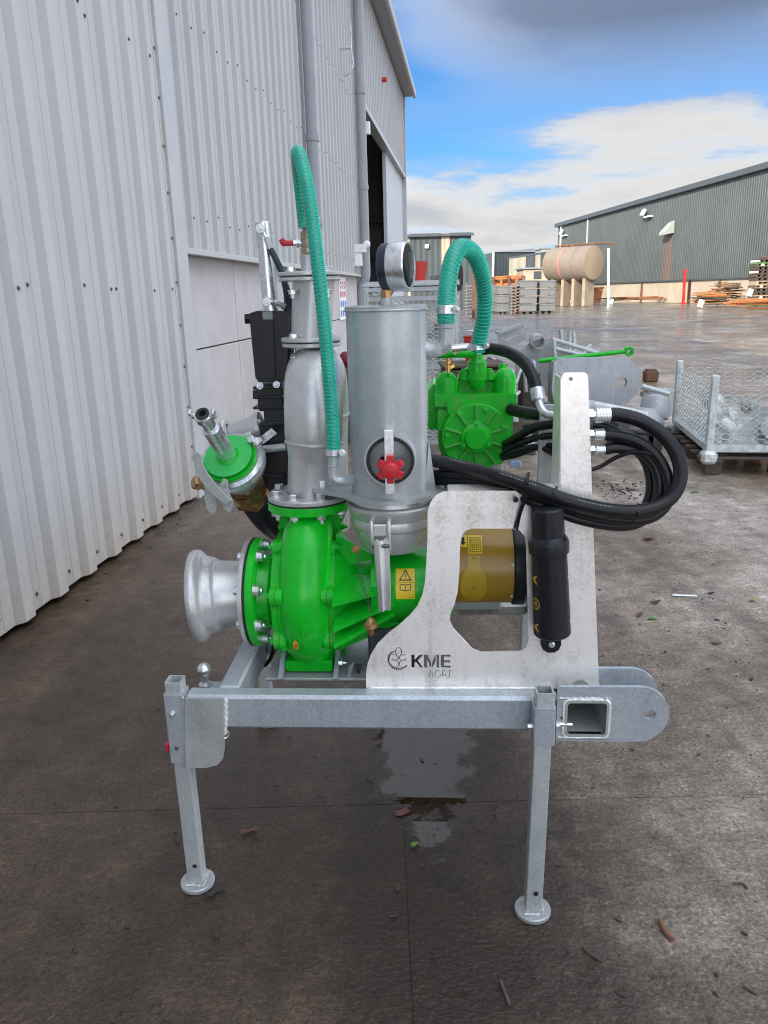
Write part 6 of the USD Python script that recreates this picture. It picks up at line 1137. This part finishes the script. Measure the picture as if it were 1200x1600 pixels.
def dome_(x0, x1, ytop, ybot, yl, parent, nm='dome'):
    a, b = LP(*q4(x0, ybot), yl), LP(*q4(x1, ybot), yl); t_ = LP(*q4((x0 + x1) / 2, ytop), yl)[2]; r_ = (b[0] - a[0]) / 2; H_ = t_ - a[2]
    return P(nm, lathe([(r_, 0), (r_, H_ * .45)] + [(r_ * math.cos(t), H_ * .45 + H_ * .55 * math.sin(t)) for t in np.linspace(.15, 1.45, 9)], V((a[0] + b[0]) / 2, yl + r_, a[2] - .002), Z0, 40), green, parent, 40)
dome_(480, 622, 962, 1108, yv + .02, vp); rd = dome_(846, 992, 940, 1106, yv + .02, vp)
q = LP(*q4(903, 944), yv + .09); P('filler_plug', cat([lathe([(.014, 0), (.014, .012)], q - V(0, 0, .004), Z0, 20), lathe([(.011, .012), (.011, .020)], q - V(0, 0, .004), Z0, 6)]), green, rd)
mid_ = q4p([(600, 1110), (640, 1000), (700, 960), (800, 960), (860, 1000), (880, 1110)], yv + .06); P('manifold_body', ext(mid_.buffer(-.006).buffer(.006, 4), yv + .06, yv + .22), green_dusty, vp, 25)
for i, (x0, x1) in enumerate(((622, 668), (805, 848))):
    for k in range(6): a, b = LP(*q4(x0, 1012 + k * 15), yv + .055), LP(*q4(x1, 1012 + k * 15), yv + .055); P('fin', bx(a[0], b[0], yv + .055, yv + .062, a[2] - .0035, a[2] + .0035, .001), green_dusty, vp)
ic = LP(*q4(738, 990), yv + .05); rI = (LP(*q4(798, 900), yv + .05)[0] - LP(*q4(676, 900), yv + .05)[0]) / 2; zt_i, zb_i = LP(*q4(738, 876), yv + .05)[2], LP(*q4(738, 1100), yv)[2]
P('inlet_bowl', lathe([(.004, zb_i - ic[2] + .004), (rI * .45, zb_i - ic[2] + .009), (rI * .75, zb_i - ic[2] + .020), (rI * .96, zb_i - ic[2] + .038), (rI * 1.04, zb_i - ic[2] + .06), (rI * 1.04, -.003)], V(ic[0], yv + .045, ic[2]), Z0, 40), green, vp, 40)
P('inlet_flange', cat([lathe([(rI * 1.12, -.010), (rI * 1.12, .014)], V(ic[0], yv + .045, ic[2]), Z0, 36)] + [lathe([(.016, -.010), (.016, .014), (.009, .015), (.009, .022)], V(ic[0] + s * rI * 1.28, yv + .045, ic[2]), Z0, 16) for s in (-1, 1)]), green_dusty, vp)
P('inlet_neck', lathe([(rI, .014), (rI * .98, zt_i - ic[2] - .012), (rI * .70, zt_i - ic[2] - .004), (rI * .66, zt_i - ic[2] + .012)], V(ic[0], yv + .045, ic[2]), Z0, 36), green, vp)
a, b = LP(*q4(495, 855), yv), LP(*q4(690, 857), yv); P('air_pipe', sweep(cr([a, a + (b - a) * .5 + V(0, 0, .003), b + V(.02, .03, 0)], 6), .0125, 16), green, vp)
P('pale_tube', sweep(cr([LP(*q4(590, 838), yv - .04), LP(*q4(640, 812), yv - .04), LP(*q4(690, 810), yv - .02)], 6), .011, 14), galv_plate, vp)
q = LP(*q4(562, 958), yv + .03); bt = P('drain_tap', cat([lathe([(.008, 0), (.008, .022), (.011, .024), (.011, .034), (.007, .036), (.007, .05), (.0095, .052), (.0095, .064), (.005, .066), (.005, .08)], q - V(0, 0, .004), Z0, 14), cbox(q + V(.011, 0, .012), (.02, .008, .012), .002, roty(-.5))]), brass, vp)
green_edge = paint('green_paint_worn_edges', (.03, .34, .035), .5, 0, 0, .2, 40, 0, 60, (.26, .34, .12), .8)
# end cover: disc, hub, raised spokes, bolts
vR = (LP(*q4(945, 1360), yv - .014)[0] - LP(*q4(520, 1360), yv - .014)[0]) / 2; fpt = LP(*q4(733, 1370), yv - .014); fo = V(fpt[0], yv - .014, fpt[2])
cv_ = P('end_cover', lathe([(vR, 0), (vR, .020), (vR - .003, .024), (.02, .024)], fo + V(0, .010, 0), -Y0, 64), green_dusty, vp)
hr = vR * .315; P('hub', lathe([(vR * .455, .024), (vR * .44, .034), (hr * 1.05, .036), (hr, .047), (hr * .96, .049), (.01, .0495)], fo + V(0, .010, 0), -Y0, 48), green, cv_)
for k in range(10):
    a = math.radians(18 + 36 * k); d = V(math.cos(a), 0, math.sin(a)); c = fo + d * (vR * .70) + V(0, -.0185, 0); P('spoke', cbox(c, (vR * .52, .012, .0075), .003, roty(-a)), green_edge, cv_)
for k in range(7):
    a = math.radians(0 + 360 / 7 * k + 20); c = fo + V(math.cos(a), 0, math.sin(a)) * vR * .86; P('cover_bolt', lathe([(.0085, .012), (.0085, .017), (.0065, .0175), (.0060, .023), (.003, .0235)], c, -Y0, 12), green, cv_)
for k in range(3):
    a = math.radians(90 + 120 * k); c = fo + V(math.cos(a), 0, math.sin(a)) * vR * .42; P('hub_bolt', lathe([(.012, .012), (.012, .022), (.0075, .0225), (.007, .029), (.003, .03)], c, -Y0, 14), green, cv_)
c = fo + V(-vR * .56, 0, vR * .12); P('level_plug', lathe_ring([(.010, .012), (.010, .020), (.006, .020), (.005, .012)], c, -Y0, 18), green_dusty, cv_)

P('pump_pedestal', bx(vcx - .09, vcx + .09, yv + .07, yv + .25, bz1 - .06, LP(744, 724, yv + .02)[2] + .004, .006), galv_old)
P('deck_bar', bx(vcx - .05, tx0 - .007, yv + .12, yv + .19, bz1 - .095, bz1 - .061, .004), galv_old)

# ---- black hydraulic hoses
def hose(px, r_, parent=None, nm='hydraulic_hose', m=rubber, label=None): return P(nm, sweep(resample(cr([LP(x, y, d) for x, y, d in px], 10), .008), r_, 18), m, parent, 60, label)
def fitting(p, ax, r_, L1, L2, parent, m=zinc):
    """Crimped ferrule and swivel nut at a hose's end; ax points away from the hose."""
    ax = unit(ax); prof = [(r_ * .98, -L1)]
    for i in range(5): prof += [(r_ * 1.16, -L1 + (i + .15) * L1 / 5), (r_ * 1.16, -L1 + (i + .7) * L1 / 5), (r_ * 1.10, -L1 + (i + .85) * L1 / 5)]
    P('ferrule', lathe(prof + [(r_ * .7, 0)], p, ax, 24), m, parent); P('swivel_nut', cat([lathe([(r_ * .7, 0), (r_ * .7, L2 * .2)], p, ax, 16), lathe([(r_ * 1.05, L2 * .2), (r_ * 1.05, L2 * .8)], p, ax, 6), lathe([(r_ * .8, L2 * .8), (r_ * .8, L2)], p, ax, 16)]), m, parent)
big = hose([(655, 716, .30), (690, 722, .20), (730, 731, .13), (780, 745, .06), (840, 765, .02), (900, 786, .01), (960, 798, .01), (1010, 797, .02), (1047, 779, .035), (1063, 747, .05), (1058, 712, .065), (1036, 680, .08), (1000, 657, .095), (965, 648, .10), (948, 649, .10)], .0163, label='thickest black hydraulic hose looping out to the right')
fitting(LP(930, 649, .10), V(-1, 0, 0), .0165, .034, .030, big)
bpts = resample(cr([LP(x, y, d) for x, y, d in ((700, 724, .18), (730, 731, .13), (780, 745, .06), (840, 765, .02), (900, 786, .01), (960, 798, .01), (1010, 797, .02))], 10), .0062); pr_ = []
for i in range(3, len(bpts) - 2):
    if (i // 14) % 2 == 0 and RNG.random() < .8:
        t_ = unit(bpts[i + 1] - bpts[i]); o_ = unit(V(0, -.72, .69) - t_ * (V(0, -.72, .69) @ t_)); pr_.append(cbox(bpts[i] + o_ * .0164, (.0034, .0012, .0026), .0003, np.c_[t_, np.cross(o_, t_), o_] @ rotx(math.pi / 2)))
P('hose_print', cat(pr_), paint('faded_hose_print', (.22, .22, .21), .6), big)
h = hose([(660, 745, .28), (700, 741, .20), (750, 745, .13), (800, 757, .07), (850, 778, .03), (910, 800, .022), (970, 812, .03), (1015, 809, .045), (1042, 786, .06), (1044, 750, .07), (1028, 715, .08), (1000, 692, .09), (965, 681, .10), (940, 679, .10)], .0135); fitting(LP(929, 679, .10), V(-1, 0, 0), .0125, .022, .016, h)
h = hose([(650, 760, .30), (690, 752, .22), (740, 752, .15), (790, 767, .09), (840, 787, .045), (900, 810, .035), (955, 821, .04), (995, 818, .055), (1022, 795, .07), (1030, 760, .08), (1022, 728, .09), (1000, 706, .10), (965, 700, .10), (942, 703, .10)], .0125); fitting(LP(930, 703, .10), V(-1, 0, 0), .0115, .022, .014, h)
hose([(690, 730, .24), (740, 742, .17), (790, 757, .105), (840, 777, .065), (900, 795, .052), (960, 808, .055), (1008, 802, .07), (1030, 775, .085), (1030, 735, .095), (1012, 705, .105), (980, 685, .115), (950, 668, .12), (926, 662, .12)], .0108)
hose([(700, 748, .24), (760, 755, .14), (820, 778, .085), (880, 803, .07), (940, 815, .07), (985, 811, .085), (1010, 785, .10), (1015, 750, .11), (1003, 715, .12), (975, 695, .12), (945, 680, .13), (926, 672, .13)], .0095, None, 'hydraulic_hose', rubber)
hose([(1012, 800, .075), (1022, 775, .09), (1024, 745, .10), (1015, 722, .105), (1005, 712, .11)], .0035, None, 'blue_line', navy)
th = hose([(924, 734, .11), (940, 728, .11), (960, 716, .10), (985, 707, .09), (1008, 707, .08), (1022, 710, .075)], .0052, None, 'thin_hose'); q = LP(1023, 710, .075); P('sleeve', cyl(q, q + V(.006, 0, 0), .006, n=10), zinc, th)
def tie(px, r_, yl, tails=()):
    c = LP(*px, yl); t_ = P('cable_tie', lathe_ring([(r_, -.003), (r_ + .0015, -.003), (r_ + .0015, .003), (r_, .003)], c, unit(V(1, -.25, -.25)), 24), black_plastic); P('tie_head', cbox(c + V(.0, -r_ - .002, .004), (.007, .006, .008), .0015), black_plastic, t_)
    for tl in tails: P('tie_tail', sweep(cr([LP(*a) for a in tl], 5), .0028, 5), black_plastic, t_)
tie((822, 752), .021, .035, [[(818, 768, .022), (816, 785, .03), (810, 805, .04), (804, 826, .046)], [(824, 766, .022), (820, 785, .03), (813, 805, .04), (808, 828, .046)]]); tie((866, 774), .021, .015); tie((994, 800), .0195, .02)
q = LP(806, 781, .036); P('tie_knot', trimesh.creation.icosphere(2, .0065).apply_translation(q), black_plastic)
# hoses behind the headstock
bh_ = hose([(755, 546, .60), (770, 545, .58), (795, 551, .53), (818, 566, .48), (832, 588, .44), (838, 607, .42)], .0165, label='thick black hose arching from the vacuum pump to the post'); q0, q1 = LP(838, 606, .42), LP(841, 621, .41); P('ferrule', lathe([(.0165, 0), (.0195, .004), (.0195, .030), (.016, .036)], q0, unit(q1 - q0), 24), zinc, bh_)
P('steel_elbow', sweep(cr([LP(841, 620, .41), LP(844, 634, .40), LP(852, 646, .38), LP(868, 650, .36)], 8), .011, 18), zinc, bh_)
hose([(798, 640, .58), (820, 645, .52), (845, 648, .46), (875, 648, .42)], .0175)
for lst, r_ in (([(790, 694, .56), (810, 682, .50), (835, 668, .44), (868, 662, .38)], .0125), ([(788, 702, .56), (812, 694, .50), (838, 684, .44), (870, 680, .38)], .0095), ([(785, 712, .56), (806, 706, .50), (832, 699, .45), (855, 702, .42), (872, 714, .39)], .0095), ([(785, 716, .55), (805, 712, .50), (830, 703, .46), (852, 696, .43), (872, 697, .39)], .0075), ([(786, 708, .54), (815, 690, .49), (845, 680, .44), (872, 684, .40)], .0060)): hose(lst, r_)
P('blue_mark', cbox(LP(805, 725, .52), (.035, .02, .018), .004), paint('pale_blue_plastic', (.35, .5, .7), .4))
